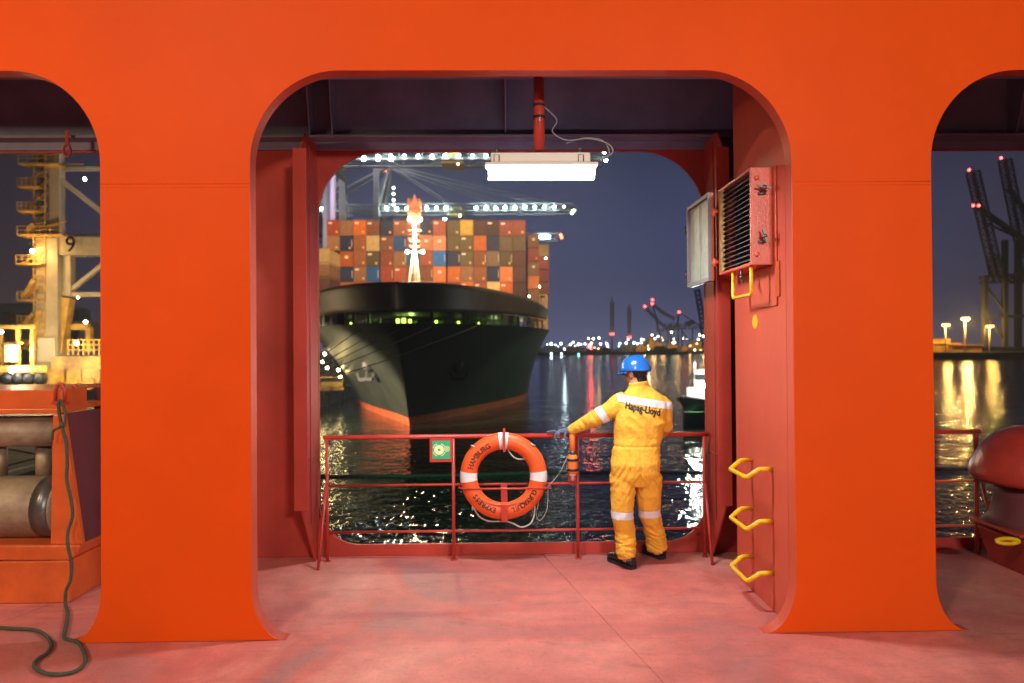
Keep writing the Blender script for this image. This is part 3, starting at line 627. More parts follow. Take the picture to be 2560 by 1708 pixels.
# ------------------------------------------------------------------ right bay: mooring chock / bollard with cap
ck = thing('mooring_roller', (4.75, 5.55, 0), 'large dark red mooring roller with domed cap at the right edge', 'roller')
kc = W(2606, 1180, 5.5)
zc0, zc1 = W(2500, 1205, 5.5).z, W(2560, 1068, 5.5).z
b = MB(); H_ = zc1-zc0
b.lathe([(.30, zc0-.02), (.43, zc0-.015), (.475, zc0+.02), (.478, zc0+.06), (.465, zc0+.12), (.43, zc0+.20), (.37, zc0+.29), (.28, zc0+.38), (.16, zc1-.01), (0, zc1)], (kc.x, 5.55, 0), n=48); b.build('cap', M['rail'], ck)
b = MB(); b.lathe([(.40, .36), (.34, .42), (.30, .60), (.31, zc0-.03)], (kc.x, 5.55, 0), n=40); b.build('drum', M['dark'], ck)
b = MB(); b.platey([(4.16, .001), (kc.x+.9, .001), (kc.x+.9, .34), (4.12, .34), (4.05, .30)], 5.2, 5.78); b.box((4.0, 5.22, .341), (kc.x+.9, 5.80, .37)); b.build('pedestal', M['red'], ck, bev=.01)
p = W(2519, 1353, 5.17); b = MB(); b.tube([p+Vector((.085*math.cos(a), .012*math.sin(a)-.0, .016*math.sin(a))) for a in [2*math.pi*i/20 for i in range(20)]], .016, 8, closed=True); b.build('ring_handle', M['yellow'], ck)

# ================================================================== THE SEAMAN AT THE RAIL
YP = 5.72
man = thing('person', (W(1595, 1400, YP).x, YP, 0), 'man in yellow coverall and blue helmet leaning on the rail, seen from behind', 'person')
M['suit'] = mat('yellow_coverall_cloth', (.88, .47, .05), .8, spec=.25, var=.16, vscale=9, bump=.9, bscale=34)
# mild sheen of dirt on the seat and knees comes from the noise in the cloth
M['skin'] = mat('skin', (.55, .27, .17), .5, var=.08); M['hair'] = mat('black_hair', (.010, .009, .009), .5, bump=1, bscale=200)
M['glove'] = mat('dark_grey_work_glove', (.15, .17, .25), .8, var=.35, vscale=30, bump=.6, bscale=120)
M['helm'] = mat('blue_hard_hat', (.015, .13, .48), .22, spec=.55, coat=.3)
M['boot'] = mat('black_safety_shoe', (.014, .014, .016), .35, bump=.3, bscale=60)
M['tape'] = mat('silver_white_reflective_tape', (.80, .80, .82), .45, spec=.5, var=.12, vscale=25)
def WY(px, py, dy=0): return W(px, py, YP+dy)
def loft(mb, secs, n=22):
    """secs: (centre, half width, half depth, yaw degrees) stacked horizontal ellipses"""
    vs = []
    for c, rx, ry, yaw in secs:
        a0 = R(yaw)
        for k in range(n):
            a = 2*math.pi*k/n; ca, sa = math.cos(a), math.sin(a)
            e = .86; x = rx*math.copysign(abs(ca)**e, ca); y = ry*math.copysign(abs(sa)**e, sa)
            vs.append(Vector(c)+Vector((x*math.cos(a0)-y*math.sin(a0), x*math.sin(a0)+y*math.cos(a0), 0)))
    N = len(secs); fs = [(i*n+k, i*n+(k+1)%n, (i+1)*n+(k+1)%n, (i+1)*n+k) for i in range(N-1) for k in range(n)]
    fs.append(tuple(range(n))[::-1]); fs.append(tuple(range((N-1)*n, N*n))); mb.add(vs, fs, True)
PXM = 1/ (F/YP)  # metres per pixel
def sec(py, xa, xb, depth, dy=0, yaw=0):
    c = WY((xa+xb)/2, py, dy); return (c, (xb-xa)/2*PXM*(1+dy/YP), depth, yaw)
suit = MB()
# torso (leaning a little forward over the rail)
loft(suit, [sec(1212, 1540, 1640, .105, -.02), sec(1190, 1530, 1649, .125, -.03), sec(1160, 1527, 1650, .140, -.03), sec(1130, 1530, 1648, .130, -.01), sec(1112, 1535, 1650, .122, .0),
            sec(1095, 1536, 1654, .120, .01), sec(1060, 1536, 1662, .130, .02, -4), sec(1030, 1536, 1666, .135, .035, -6), sec(1005, 1540, 1666, .130, .045, -6), sec(988, 1552, 1656, .110, .055, -6),
            sec(974, 1568, 1636, .085, .065), sec(962, 1574, 1622, .065, .07)])
# legs
legL = [(1558, 1190, -.02, .100), (1557, 1225, -.03, .098), (1556, 1260, -.03, .090), (1556, 1290, -.03, .084), (1561, 1320, .0, .078), (1564, 1350, .0, .074), (1564, 1378, -.02, .074), (1567, 1391, -.02, .068)]
legR = [(1621, 1190, -.02, .100), (1622, 1225, .0, .096), (1622, 1260, .02, .090), (1624, 1285, .05, .084), (1632, 1310, .10, .078), (1637, 1335, .15, .078), (1640, 1360, .18, .084), (1641, 1371, .19, .080)]
for leg in (legL, legR):
    suit.tube([WY(a, b_, c_) for a, b_, c_, r_ in leg], [(r_*1.05, r_*1.08) for *_, r_ in leg], 20)
# arms: left arm stretched out to the rail, right arm bent forward in front of the chest
SL = WY(1553, 1003, .05)
armL = [WY(1566, 1000, .05), WY(1548, 1010, .045), WY(1527, 1025, .045), WY(1505, 1037, .06), WY(1486, 1047, .08), WY(1468, 1056, .11), WY(1448, 1066, .15), WY(1434, 1073, .185), WY(1427, 1077, .20)]
suit.tube(armL, [.085, .088, .076, .068, .064, .058, .052, .048, .047], 18)
armR = [WY(1645, 1003, .05), WY(1656, 1015, .05), WY(1660, 1040, .06), WY(1660, 1066, .09), WY(1652, 1080, .16), WY(1640, 1082, .24), WY(1628, 1080, .29)]
suit.tube(armR, [.075, .082, .072, .066, .060, .052, .05], 18)
# collar
suit.tube([WY(1598, 978, .06), WY(1597, 962, .065), WY(1596, 955, .065)], [.088, .082, .086], 20)
me = remesh(suit, .0085, 5, .5)
# folds and creases
def ridge(p): return (1-abs(noise.noise(p))*2.2)
kneeL, kneeR, hipz = WY(1556, 1290).z, WY(1624, 1285).z, WY(1590, 1150).z
elb = WY(1486, 1050, .08); cuffz = WY(1565, 1385).z; waist = WY(1590, 1113).z
co = [v.co.copy() for v in me.vertices]; no = [v.normal.copy() for v in me.vertices]
for i, v in enumerate(me.vertices):
    p = co[i]; d_ = 0
    q = Vector((p.x*7+noise.noise(p*4)*1.2, p.y*7, p.z*9)); base = ridge(q)*.005
    if p.z < .95:
        w = max(0, 1-abs(p.z-.18)/.26); q2 = Vector((p.x*6+3, p.y*6, p.z*34+p.x*9+noise.noise(p*6)*1.5)); d_ += w*.015*ridge(q2)
        w = max(0, 1-abs(p.z-.75)/.22); q3 = Vector((p.x*9, p.y*6, p.z*15+abs(p.x-W(1590,1150,YP).x)*24)); d_ += w*.011*ridge(q3)
        w = max(0, 1-abs(p.z-.5)/.3); q4 = Vector((p.x*20, p.y*14, p.z*9-p.x*8)); d_ += w*.005*ridge(q4)
    elif p.x > W(1530, 1000, YP).x:
        w = max(0, 1-abs(p.z-waist)/.10); q5 = Vector((p.x*26, p.y*20, p.z*9)); d_ += w*.0045*ridge(q5)
        w = max(0, 1-abs(p.z-1.2)/.22); q6 = Vector((p.x*10+p.z*7, p.y*6, p.z*4-p.x*5)); d_ += w*.014*ridge(q6)
    if p.x < W(1532, 1000, YP).x and p.z > .95:
        w = .4+max(0, 1-(p-elb).length/.2); q7 = Vector((p.x*24+p.z*12, p.y*9, p.z*8)); d_ += w*.0075*ridge(q7)
    d_ += base
    # belt seam
    if p.x > W(1525, 1000, YP).x: d_ -= .008*math.exp(-((p.z-waist)/.008)**2)
    # centre seam of the seat
    if .72 < p.z < .99: d_ -= .008*math.exp(-((p.x-W(1594, 1160, YP).x)/.008)**2)
    v.co = p+no[i]*(d_-.003)
me.update()
cov = mesh_obj('coverall', me, M['suit'], man)
wm = Matrix.Translation(wloc(cov))
bmc = bmesh.new(); bmc.from_mesh(me); bmc.transform(wm); bvh = BVHTree.FromBMesh(bmc)
def band(p, nrm, width, cond, name='reflective_tape'):
    """strip of tape cut out of the cloth between two planes, laid 3 mm proud"""
    b = bmc.copy(); nrm = Vector(nrm).normalized(); p = Vector(p)
    for s_ in (1, -1):
        g_ = b.verts[:]+b.edges[:]+b.faces[:]
        bmesh.ops.bisect_plane(b, geom=g_, plane_co=p+nrm*s_*width/2, plane_no=nrm*s_, clear_outer=True)
    bad = [f for f in b.faces if not cond(f.calc_center_median())]
    bmesh.ops.delete(b, geom=bad, context='FACES'); b.normal_update()
    for v in b.verts: v.co += v.normal*.0035
    m2 = bpy.data.meshes.new(name); b.to_mesh(m2); b.free(); return mesh_obj(name, m2, M['tape'], cov)
yb = WY(1600, 1010).y
xsplit = W(1593, 1280, YP).x
band(WY(1557, 1283, 0), (.04, 0, 1), .064, lambda c: c.x < xsplit and c.z < .8)
band(WY(1624, 1281, .04), (-.03, 0, 1), .064, lambda c: c.x > xsplit and c.z < .8)
band(WY(1505, 1038, .06), (WY(1486, 1050)-WY(1530, 1022)), .062, lambda c: c.x < WY(1532, 1000).x and c.z > 1.05)
band(WY(1600, 1004, -.06), (.16, 0, 1), .058, lambda c: c.x > WY(1543, 1000).x and c.z > 1.2)
# lettering projected onto the back
tm = text_mesh('Hapag-Lloyd', .088, .0036); tb = bmesh.new(); tb.from_mesh(tm); bmesh.ops.triangulate(tb, faces=tb.faces)
bmesh.ops.subdivide_edges(tb, edges=[e for e in tb.edges if e.calc_length() > .012], cuts=2)
a0 = math.atan2(WY(1652, 1030).z-WY(1563, 1010).z, WY(1652, 1030).x-WY(1563, 1010).x); cT = WY(1607, 1023)
xsv = [v.co.x for v in tb.verts]; wT = (max(xsv)-min(xsv)); sT = (WY(1651, 1030).x-WY(1564, 1010).x)/math.cos(a0)/wT
for v in tb.verts:
    x, z = v.co.x*sT, v.co.y*1.0
    wx = cT.x+x*math.cos(a0)-z*math.sin(a0)*.4; wz = cT.z+x*math.sin(a0)+z*math.cos(a0)
    tgt = Vector((wx, YP, wz)); dr = (tgt-CAM).normalized(); hit = bvh.ray_cast(CAM+dr*4, dr)
    v.co = hit[0]-dr*(.005+v.co.z*2) if hit[0] else tgt-Vector((0, .14, 0))
m2 = bpy.data.meshes.new('lettering'); tb.to_mesh(m2); tb.free(); lt_ = mesh_obj('lettering', m2, M['black'], cov)
# back pocket stitching
for (a, b_, c_, e_) in ((1538, 1128, 1578, 1128), (1578, 1128, 1576, 1175), (1540, 1128, 1542, 1172)):
    b = MB(); pts = []
    for i in range(9):
        t = WY(a+(c_-a)*i/8, b_+(e_-b_)*i/8); dr = (t-CAM).normalized(); h_ = bvh.ray_cast(CAM+dr*4, dr)
        if h_[0]: pts.append(h_[0]-dr*.0005)
    if len(pts) > 2: b.tube(pts, .0022, 5); b.build('pocket_seam', M['suit'], cov)
# body: one continuous skin from head to feet (slimmer than the cloth)
body = MB(); hc = WY(1590, 932, .09)
yawH = R(48)                         # head turned to the left
Hm = Matrix.Rotation(yawH, 3, 'Z')
def hp(x, y, z): return hc+Hm @ Vector((x, y, z))   # +y is where the face looks
body.ball(hc+Vector((0, 0, .03)), (.076, .094, .098), 20, 14, mtx=Hm)
body.ball(hp(0, .025, -.045), (.058, .068, .070), 18, 12, mtx=Hm)
body.ball(hp(0, .055, -.085), (.030, .030, .026), 12, 8, mtx=Hm)       # chin
body.tube([hp(0, .088, -.002), hp(0, .104, -.028), hp(0, .094, -.036)], [.009, .014, .010], 10)  # nose
body.tube([hp(-.022, .086, -.058), hp(0, .092, -.058), hp(.022, .086, -.058)], [.006, .009, .006], 8)   # lips
body.tube([hp(-.05, .072, .022), hp(0, .094, .020), hp(.05, .072, .022)], .011, 8)                 # brow
for s_ in (-1, 1):
    body.ball(hp(s_*.080, .0, -.010), (.010, .020, .034), 12, 8, mtx=Hm @ Matrix.Rotation(R(-s_*18), 3, 'Z'))
body.tube([WY(1594, 985, .06), WY(1592, 965, .07), WY(1590, 945, .08)], [.066, .056, .058], 18)
loft(body, [sec(1200, 1545, 1635, .09), sec(1150, 1540, 1638, .10), sec(1100, 1548, 1642, .09), sec(1040, 1550, 1650, .10, .03), sec(1000, 1556, 1648, .09, .05), sec(984, 1572, 1630, .07, .06)])
for leg in (legL, legR): body.tube([WY(a, b_, c_) for a, b_, c_, r_ in leg], [r_*.72 for *_, r_ in leg], 14)
body.tube([WY(1567, 1385, -.02), WY(1567, 1402, -.01)], .04, 12); body.tube([WY(1641, 1365, .19), WY(1643, 1385, .19)], .04, 12)
body.tube(armL[:-1]+[WY(1420, 1081, .215)], [r_*.66 for r_ in [.085, .092, .082, .074, .072, .066, .058, .046, .042]], 12)
body.tube(armR+[WY(1618, 1078, .30)], [r_*.7 for r_ in [.075, .082, .072, .066, .060, .052, .05, .042]], 12)
bme = remesh(body, .007, 3, .5); mesh_obj('body', bme, M['skin'], man)
for s_ in (-1, 1):
    b = MB(); b.ball(hp(s_*.031, .083, .000), .011, 12, 8); b.build('eye', M['white'], man)
    b = MB(); b.ball(hp(s_*.032, .0915, .000), .0045, 8, 6); b.build('iris', M['hair'], man)
# hair: nape and sides under the helmet
hr = MB(); hr.ball(hc+Hm @ Vector((0, -.016, .020)), (.083, .092, .088), 22, 14, mtx=Hm)
hr.ball(hp(0, -.055, -.050), (.060, .040, .045), 16, 10, mtx=Hm)
hme = remesh(hr, .006, 2, .4); bmh = bmesh.new(); bmh.from_mesh(hme)
bmesh.ops.delete(bmh, geom=[f for f in bmh.faces if (lambda l: l.y > .030 or (l.y > -.02 and l.z < .002))(Hm.transposed() @ (f.calc_center_median()-hc))], context='FACES')
bmh.to_mesh(hme); bmh.free(); mesh_obj('hair', hme, M['hair'], man)
# helmet
tilt = Matrix.Rotation(R(-6), 3, 'X'); HM = Hm @ tilt; hh = hc+Vector((-.004, 0, .018))
sh = MB(); n = 40; m_ = 14; vs = []
for i in range(m_+1):
    t = (math.pi/2)*i/m_
    for k in range(n):
        a = 2*math.pi*k/n; ca, sa = math.cos(a), math.sin(a)
        rim = 1+.035*(1-math.sin(t))**3; rib = 1+.012*math.exp(-(ca/.16)**2)*math.sin(t)**.5
        vs.append(hh+HM @ Vector((.112*ca*math.cos(t)**.82*rim, (.138 if sa < 0 else .134)*sa*math.cos(t)**.82*rim, -.018*(1-math.sin(t))*(sa < 0)*abs(sa)+.132*math.sin(t)*rib)))
sh.add(vs, [(i*n+k, i*n+(k+1)%n, (i+1)*n+(k+1)%n, (i+1)*n+k) for i in range(m_) for k in range(n)], True)
helm = sh.build('helmet', M['helm'], man); sd = helm.modifiers.new('s', 'SOLIDIFY'); sd.thickness = .004
b = MB(); vs = []; n = 24
for r0 in (0, 1):
    for k in range(n+1):
        a = R(12+156*k/n); ext = 1+.30*r0*math.sin((a-R(12))/R(156)*math.pi)
        vs.append(hh+HM @ Vector((.114*math.cos(a), .136*math.sin(a)*ext, -.003-.016*r0)))
b.add(vs, [(k, k+1, n+1+k+1, n+1+k) for k in range(n)], True); pk = b.build('peak', M['helm'], helm); sd = pk.modifiers.new('s', 'SOLIDIFY'); sd.thickness = .005
b = MB(); b.tube([hh+HM @ Vector((.0, -.138*math.cos(t)**.82-.002, .132*math.sin(t))) for t in [R(4+82*i/14) for i in range(15)]], .0022, 6); b.build('ridge', M['helm'], helm)
# pale sticker marks on helmet side
for (x_, z_) in ((-.080, .05), (-.088, .035), (-.075, .065), (-.070, .04)):
    b = MB(); p = hh+HM @ Vector((x_*1.12, .05+z_*.2, z_)); b.ball(p, (.004, .010, .007), 8, 6, mtx=HM); b.build('sticker', M['white'], helm)
b = MB(); p = hh+HM @ Vector((.098, -.072, .035)); b.ball(p, (.006, .008, .014), 8, 6, mtx=HM); b.build('sticker', M['white'], helm)
# gloved hand on the rail
gl = MB(); wr = WY(1428, 1077, .20); kn = Vector((WY(1402, 1082).x, YR-.005, zr+.036))
gl.tube([wr+Vector((.02, 0, .01)), wr, wr.lerp(kn, .35), wr.lerp(kn, .75), kn], [.042, .040, (.036, .030), (.040, .022), (.036, .018)], 14)
RX = YR
def finger(base, curl, length, rad):
    pts = [base]; ang = curl[0]
    dirx, seg = base.normalized(), length/3
    p = base.copy()
    for k, c_ in enumerate(curl):
        p = p+Vector(c_)*seg; pts.append(p.copy())
    gl.tube(smooth_path(pts, 3), [rad*(1-.18*i/(3*(len(pts)-1))) for i in range(3*(len(pts)-1)+1)], 9)
k0 = kn
finger(k0+Vector((-.022, -.026, .004)), [(-.98, .05, .05), (-.98, .1, -.12), (-.96, .1, -.2)], .082, .0095)      # index, stretched along the rail
finger(k0+Vector((-.022, -.010, .004)), [(-.75, .45, -.30), (-.45, .35, -.85), (-.2, .1, -1)], .080, .0100)
finger(k0+Vector((-.012, -.036, -.004)), [(-.62, -.35, -.55), (-.25, -.2, -.95), (.1, .1, -1)], .078, .0100)
finger(k0+Vector((.004, -.038, -.008)), [(-.35, -.4, -.75), (-.1, -.1, -1), (.15, .15, -.95)], .068, .0092)
finger(wr.lerp(k0, .45)+Vector((0, -.030, -.012)), [(-.3, -.35, -.75), (-.3, -.1, -1)], .075, .0115)     # thumb
gme = remesh(gl, .0042, 2, .4); g_ = mesh_obj('glove', gme, M['glove'], man)
g3 = MB(); g3.tube([WY(1626, 1080, .29), WY(1612, 1078, .30), WY(1600, 1080, .29)], [.042, .040, .03], 12)
for i in range(4): g3.tube([WY(1600, 1074+i*3.5, .285), WY(1590, 1077+i*3.5, .275), WY(1586, 1084+i*3, .26)], .0095, 8)
g3.tube([WY(1610, 1072, .27), WY(1598, 1070, .255)], .011, 8)
mesh_obj('glove', remesh(g3, .005, 2, .4), M['glove'], man)
# shoes
def shoe(heel, dirv, L_=.29):
    dirv = Vector(dirv).normalized(); sd_ = Vector((dirv.y, -dirv.x, 0)); sh = MB(); sl = MB()
    prof = [(-.025, .034, .070), (.0, .042, .105), (.05, .044, .120), (.10, .043, .105), (.15, .048, .082), (.20, .052, .068), (.25, .047, .058), (.285, .030, .042)]
    vs = []; n = 14
    for (t, w_, h_) in prof:
        for k in range(n):
            a = 2*math.pi*k/n; x = w_*math.cos(a); z = .022+h_*.5*(1+math.sin(a)); vs.append(heel+dirv*t+sd_*x+Vector((0, 0, z)))
    N = len(prof); sh.add(vs, [(i*n+k, i*n+(k+1)%n, (i+1)*n+(k+1)%n, (i+1)*n+k) for i in range(N-1) for k in range(n)]+[tuple(range(n))[::-1], tuple(range((N-1)*n, N*n))], True)
    sh.tube([heel+dirv*.035+Vector((0, 0, .09)), heel+dirv*.03+Vector((0, 0, .14))], [.046, .044], 16)
    o_ = sh.build('shoe', M['boot'], man)
    out = [(-.028, .03), (0, .042), (.05, .042), (.10, .041), (.15, .047), (.20, .052), (.25, .046), (.285, .03)]
    pl = [heel+dirv*t+sd_*w_ for t, w_ in out]+[heel+dirv*t-sd_*w_ for t, w_ in out[::-1]]
    sl.add([Vector((p.x, p.y, .002)) for p in pl]+[Vector((p.x, p.y, .028)) for p in pl], [tuple(range(16))[::-1], tuple(range(16, 32))]+[(i, (i+1)%16, (i+1)%16+16, i+16) for i in range(16)])
    sl.build('sole', M['black'], o_)
    st = MB(); st.tube([heel+dirv*(-.012)+sd_*.040+Vector((0, 0, .075)), heel+dirv*.05+sd_*.044+Vector((0, 0, .085)), heel+dirv*.10+sd_*.045+Vector((0, 0, .06))], .004, 6)
    st.tube([heel+dirv*(-.012)-sd_*.040+Vector((0, 0, .075)), heel+dirv*.05-sd_*.044+Vector((0, 0, .085)), heel+dirv*.10-sd_*.045+Vector((0, 0, .06))], .004, 6)
    st.build('trim', M['grey'], o_)
h1 = floor_pt(1574, 1424, 0); h2 = floor_pt(1652, 1399, 0)
shoe(Vector((h1.x+.02, h1.y+.02, 0)), (-.50, .86, 0)); shoe(Vector((h2.x+.01, h2.y+.02, 0)), (-.42, .9, 0))
bmc.free()

# ================================================================== WATER, QUAY, FAR SHORE
ZW = -8.4
w_ = MB(); w_.add([(-2500, -60, ZW), (2500, -60, ZW), (2500, 3200, ZW), (-2500, 3200, ZW)], [(0, 1, 2, 3)])
o = w_.build('water', M['water']); tag(o, 'dark harbour water with streaks of reflected lamps', 'water', kind='structure')
QX, QZ = -31.5, -6.2
b = MB(); b.box((-900, -40, ZW-2), (QX, 420, QZ)); o = b.build('quay', M['concrete']); tag(o, 'concrete container quay on the left', 'quay', kind='structure')
b = MB(); b.box((QX-.4, -40, QZ+.001), (QX+.05, 420, QZ+.30)); o = b.build('quay_edge', mat('pale_quay_edge', (.6, .6, .52), .7, var=.4, vscale=1)); tag(o, 'pale raised edge of the quay', 'kerb', kind='structure')
M['earth'] = mat('dark_shore', (.05, .045, .04), .9, var=.5, vscale=.05)
YS, YS2 = 850, 460
b = MB(); b.box((-300, YS, ZW-2), (520, 1500, ZW+3.2)); o = b.build('far_shore', M['earth']); tag(o, 'low dark far shore across the harbour basin', 'shore', kind='structure')
b = MB(); b.add([(225, YS2, ZW-2), (900, YS2-40, ZW-2), (900, 1500, ZW-2), (260, 1500, ZW-2), (225, YS2, ZW+4.5), (900, YS2-40, ZW+4.5), (900, 1500, ZW+4.5), (260, 1500, ZW+4.5)], [(3,2,1,0),(4,5,6,7),(0,1,5,4),(1,2,6,5),(2,3,7,6),(3,0,4,7)])
o = b.build('right_shore', M['earth']); tag(o, 'dark quay on the right across the water', 'shore', kind='structure')
# floating line across the water
b = MB(); b.tube([(x, 55+.4*math.sin(x*.2), ZW+.02) for x in range(-31, 70, 3)], .15, 8); o = b.build('floating_hose', M['grey']); tag(o, 'thin grey floating line crossing the water behind the lifebuoy', 'hose')
# quay bollards / fenders
for yy in (62, 106, 112, 121, 132):
    t = thing('fender', (QX+.4, yy, ZW+.6), 'black rubber fender on the quay wall below the ship bow' if yy == 112 else ('black rubber fender on the quay wall, %s' % {62: 'nearest to the camera', 106: 'left end of the visible row', 121: 'second right of the bow fender', 132: 'nearest the hull'}[yy]), 'fender', 'fenders on the quay wall')
    b = MB(); b.box((QX+.06, yy-.8, ZW-.2), (QX+1.0, yy+.8, QZ-.2)); b.build('pad', M['black'], t, bev=.1)
    b = MB(); b.lathe([(.35, 0), (.35, .9)], (QX+.5, yy, QZ-.1), n=10); b.build('bollard', M['steel2'], t)

# ================================================================== THE MOORED CONTAINER SHIP
SX, SY = -12.0, 80.0
ship = thing('container_ship', (SX, SY, ZW), 'large dark container ship moored bow on, seen between the pillars', 'ship')
M['hull'] = mat('dark_green_black_hull', (.028, .033, .028), .42, spec=.4, var=.35, vscale=.25, bump=.35, bscale=.35)
M['fore'] = mat('brown_black_bulwark', (.060, .048, .034), .5, var=.35, vscale=.2, bump=.3, bscale=.5)
M['boot'] = mat('red_boot_top', (.42, .085, .03), .55, var=.4, vscale=.5)
M['oyel'] = mat('yellow_steelwork', (.62, .36, .06), .5, var=.4, vscale=.6)
Z1 = 4.8
def stem(z): # y of the stem at height z
    t = max(0, min(1.6, (z-ZW)/(Z1-ZW))); return SY+1+8.5*(1-t)**1.35 if t <= 1 else SY+1-1.6*(t-1)*2
def halfw(y, z):
    t = max(0, min(1, (z-ZW)/(Z1-ZW))); s0 = stem(z); L_ = 58-6*t**1.5; B_ = 17.8+3.4*t**2
    p_ = 1.14-.68*t**1.8
    return B_*math.sin(max(0, min(1, (y-s0)/L_))*math.pi/2)**p_
def hull_strip(z0, z1, nz, ys=34, yend=150, thick=False):
    mb = MB(); vs = []
    for side in (-1, 1):
        rows = []
        for j in range(nz+1):
            z = z0+(z1-z0)*j/nz; s0 = stem(z)
            rows.append([(SX+side*halfw(s0+(yend-s0)*(i/ys)**1.9, z), s0+(yend-s0)*(i/ys)**1.9, z) for i in range(ys+1)])
        o_ = len(vs); vs += [p for r_ in rows for p in r_]
        n = ys+1
        mb.add([p for r_ in rows for p in r_], [(j*n+i, j*n+i+1, (j+1)*n+i+1, (j+1)*n+i) for j in range(nz) for i in range(ys)], True)
    return mb
hull_strip(ZW-1.5, ZW+1.15, 4).build('boot_stripe', M['boot'], ship)
hull_strip(ZW+1.151, Z1, 18).build('hull', M['hull'], ship)
# mooring deck floor, forecastle band above the openings
def ztop(y): return 9.6-1.5*max(0, min(1, (y-SY)/34))**1.2
mb = MB(); ys = 26; yend = SY+35
for side in (-1, 1):
    vs = []
    for j in range(7):
        for i in range(ys+1):
            y0 = stem(Z1+1.2); y = y0+(yend-y0)*(i/ys)**1.8; za = 6.05+.35*i/ys; z = za+(ztop(y)-za)*j/6
            yy = y-.9*(j/6)*(1-i/ys); vs.append((SX+side*(halfw(y, Z1)+(.35*(j/6))*min(1, i/4)), yy, z))
    n = ys+1; mb.add(vs, [(j*n+i, j*n+i+1, (j+1)*n+i+1, (j+1)*n+i) for j in range(6) for i in range(ys)], True)
bw = mb.build('bulwark', M['fore'], ship); sd = bw.modifiers.new('s', 'SOLIDIFY'); sd.thickness = .25
mb = MB(); n = 24
def deckfan(z, y0, y1, inset=.1):
    L_ = [(SX-halfw(y0+(y1-y0)*(i/n)**1.6, Z1)+inset, y0+(y1-y0)*(i/n)**1.6, z) for i in range(n+1)]; Rr = [(2*SX-a, b_, c_) for a, b_, c_ in L_]
    mb.add(L_+Rr, [(i, i+1, n+1+i+1, n+1+i) for i in range(n)])
deckfan(Z1-.05, SY+1, 150); deckfan(6.2, SY+1.5, SY+35); mb.build('foredeck', M['fore'], ship)
# closed dark back of mooring deck
b = MB(); b.box((SX-15, SY+27, Z1), (SX+15, SY+27.3, 6.2)); b.build('mooring_deck_wall', M['hull'], ship)
# posts in the openings
k = 0
for side in (-1, 1):
    for i in range(1, 12):
        y = SY+1.2+ (i/12)**1.6*33; x = SX+side*(halfw(y, Z1)-.1); b = MB(); b.beam((x, y, Z1-.03), (x, y, 6.15), .35 if i % 3 else .9); b.build('opening_post', M['hull'], ship)
# lit mooring machinery inside (winches)
M['winch'] = mat('green_winch_paint', (.20, .45, .12), .5, var=.3)
for x, y in ((-4.5, 89), (-.6, 96), (3.0, 97), (6.2, 101), (9.0, 107), (-7.5, 101), (-9.5, 112)):
    b = MB(); b.lathe([(.45, -.9), (.45, -.7), (.28, -.7), (.28, .7), (.45, .7), (.45, .9)], (SX+x, y, Z1+.55), (1, 0, 0), 14); b.box((SX+x-.8, y-.4, Z1), (SX+x+.8, y+.4, Z1+.18)); b.build('winch', M['winch'], ship)
M['glg'] = emit('green_deck_lamp', (.62, 1, .12), 4)
for x, y, s_ in ((-1.9, 93, .28), (-1.1, 93, .32), (-.3, 93.2, .24), (3.0, 96, .20), (5.9, 99.6, .20), (8.8, 104, .22), (12.0, 109, .16), (-9.6, 99, .14)):
    b = MB(); b.box((SX+x-s_, y-.1, 5.35-s_*.6), (SX+x+s_*.6, y+.1, 5.35+s_*1.6)); b.build('deck_lamp', M['glg'], ship)
# anchors in recesses and draught marks
for side in (-1, 1):
    y = SY+13; z = -.7; x = SX+side*(halfw(y, z)+.25); nrm = Vector((side*.75, -.6, -.3))
    b = MB(); p = Vector((x, y, z)); b.beam(p, p+Vector((side*.2, -.4, -1.9)), .35); b.beam(p+Vector((side*.2-.9, -.4, -1.7)), p+Vector((side*.2+.9, -.5, -1.6)), .45); b.beam(p+Vector((side*.2-.9, -.4, -1.7)), p+Vector((side*.2-1.1, -.4, -.8)), .3); b.beam(p+Vector((side*.2+.9, -.4, -1.7)), p+Vector((side*.2+1.1, -.4, -.8)), .3)
    b.ball(p+Vector((0, 0, .2)), (.9, .5, 1.0), 14, 8); b.build('anchor', M['black'], ship)
# bow mast with floodlights
MX, MY = W(1037, 600, 94).x, 94
zq = lambda py: W(1037, py, MY).z
M['mastw'] = mat('white_mast_paint', (.80, .70, .55), .5)
mast = thing('foremast', (MX, MY, 6.2), 'white floodlit foremast on the bow of the container ship', 'mast')
b = MB(); b.tube([(MX, MY, 6.2), (MX, MY, zq(548))], [.30, .22], 10); b.build('post', M['mastw'], mast)
for dx, dy in ((-1.4, -.6), (1.1, -.6), (-.5, 1.5), (.5, 1.5)): b = MB(); b.tube([(MX+dx, MY+dy, 6.2), (MX+dx*.15, MY+dy*.15, zq(632))], .14, 8); b.build('leg', M['mastw'], mast)
b = MB(); b.truss((MX, MY, zq(552)), (MX, MY, zq(500)), 1.5, 1.5, 5, .09); b.add([(MX-.9, MY, zq(548)), (MX-.75, MY, zq(518)), (MX-.25, MY, zq(498)), (MX, MY, zq(484)), (MX+.25, MY, zq(498)), (MX+.75, MY, zq(518)), (MX+.9, MY, zq(548)), (MX-.9, MY+.15, zq(548)), (MX-.75, MY+.15, zq(518)), (MX-.25, MY+.15, zq(498)), (MX, MY+.15, zq(484)), (MX+.25, MY+.15, zq(498)), (MX+.75, MY+.15, zq(518)), (MX+.9, MY+.15, zq(548))],
    [tuple(range(7)), tuple(range(7, 14))[::-1]]+[(i, (i+1)%7, (i+1)%7+7, i+7) for i in range(7)]); b.build('topmast', mat('rust_mast_top', (.60, .24, .12), .6, var=.5, vscale=2), mast)
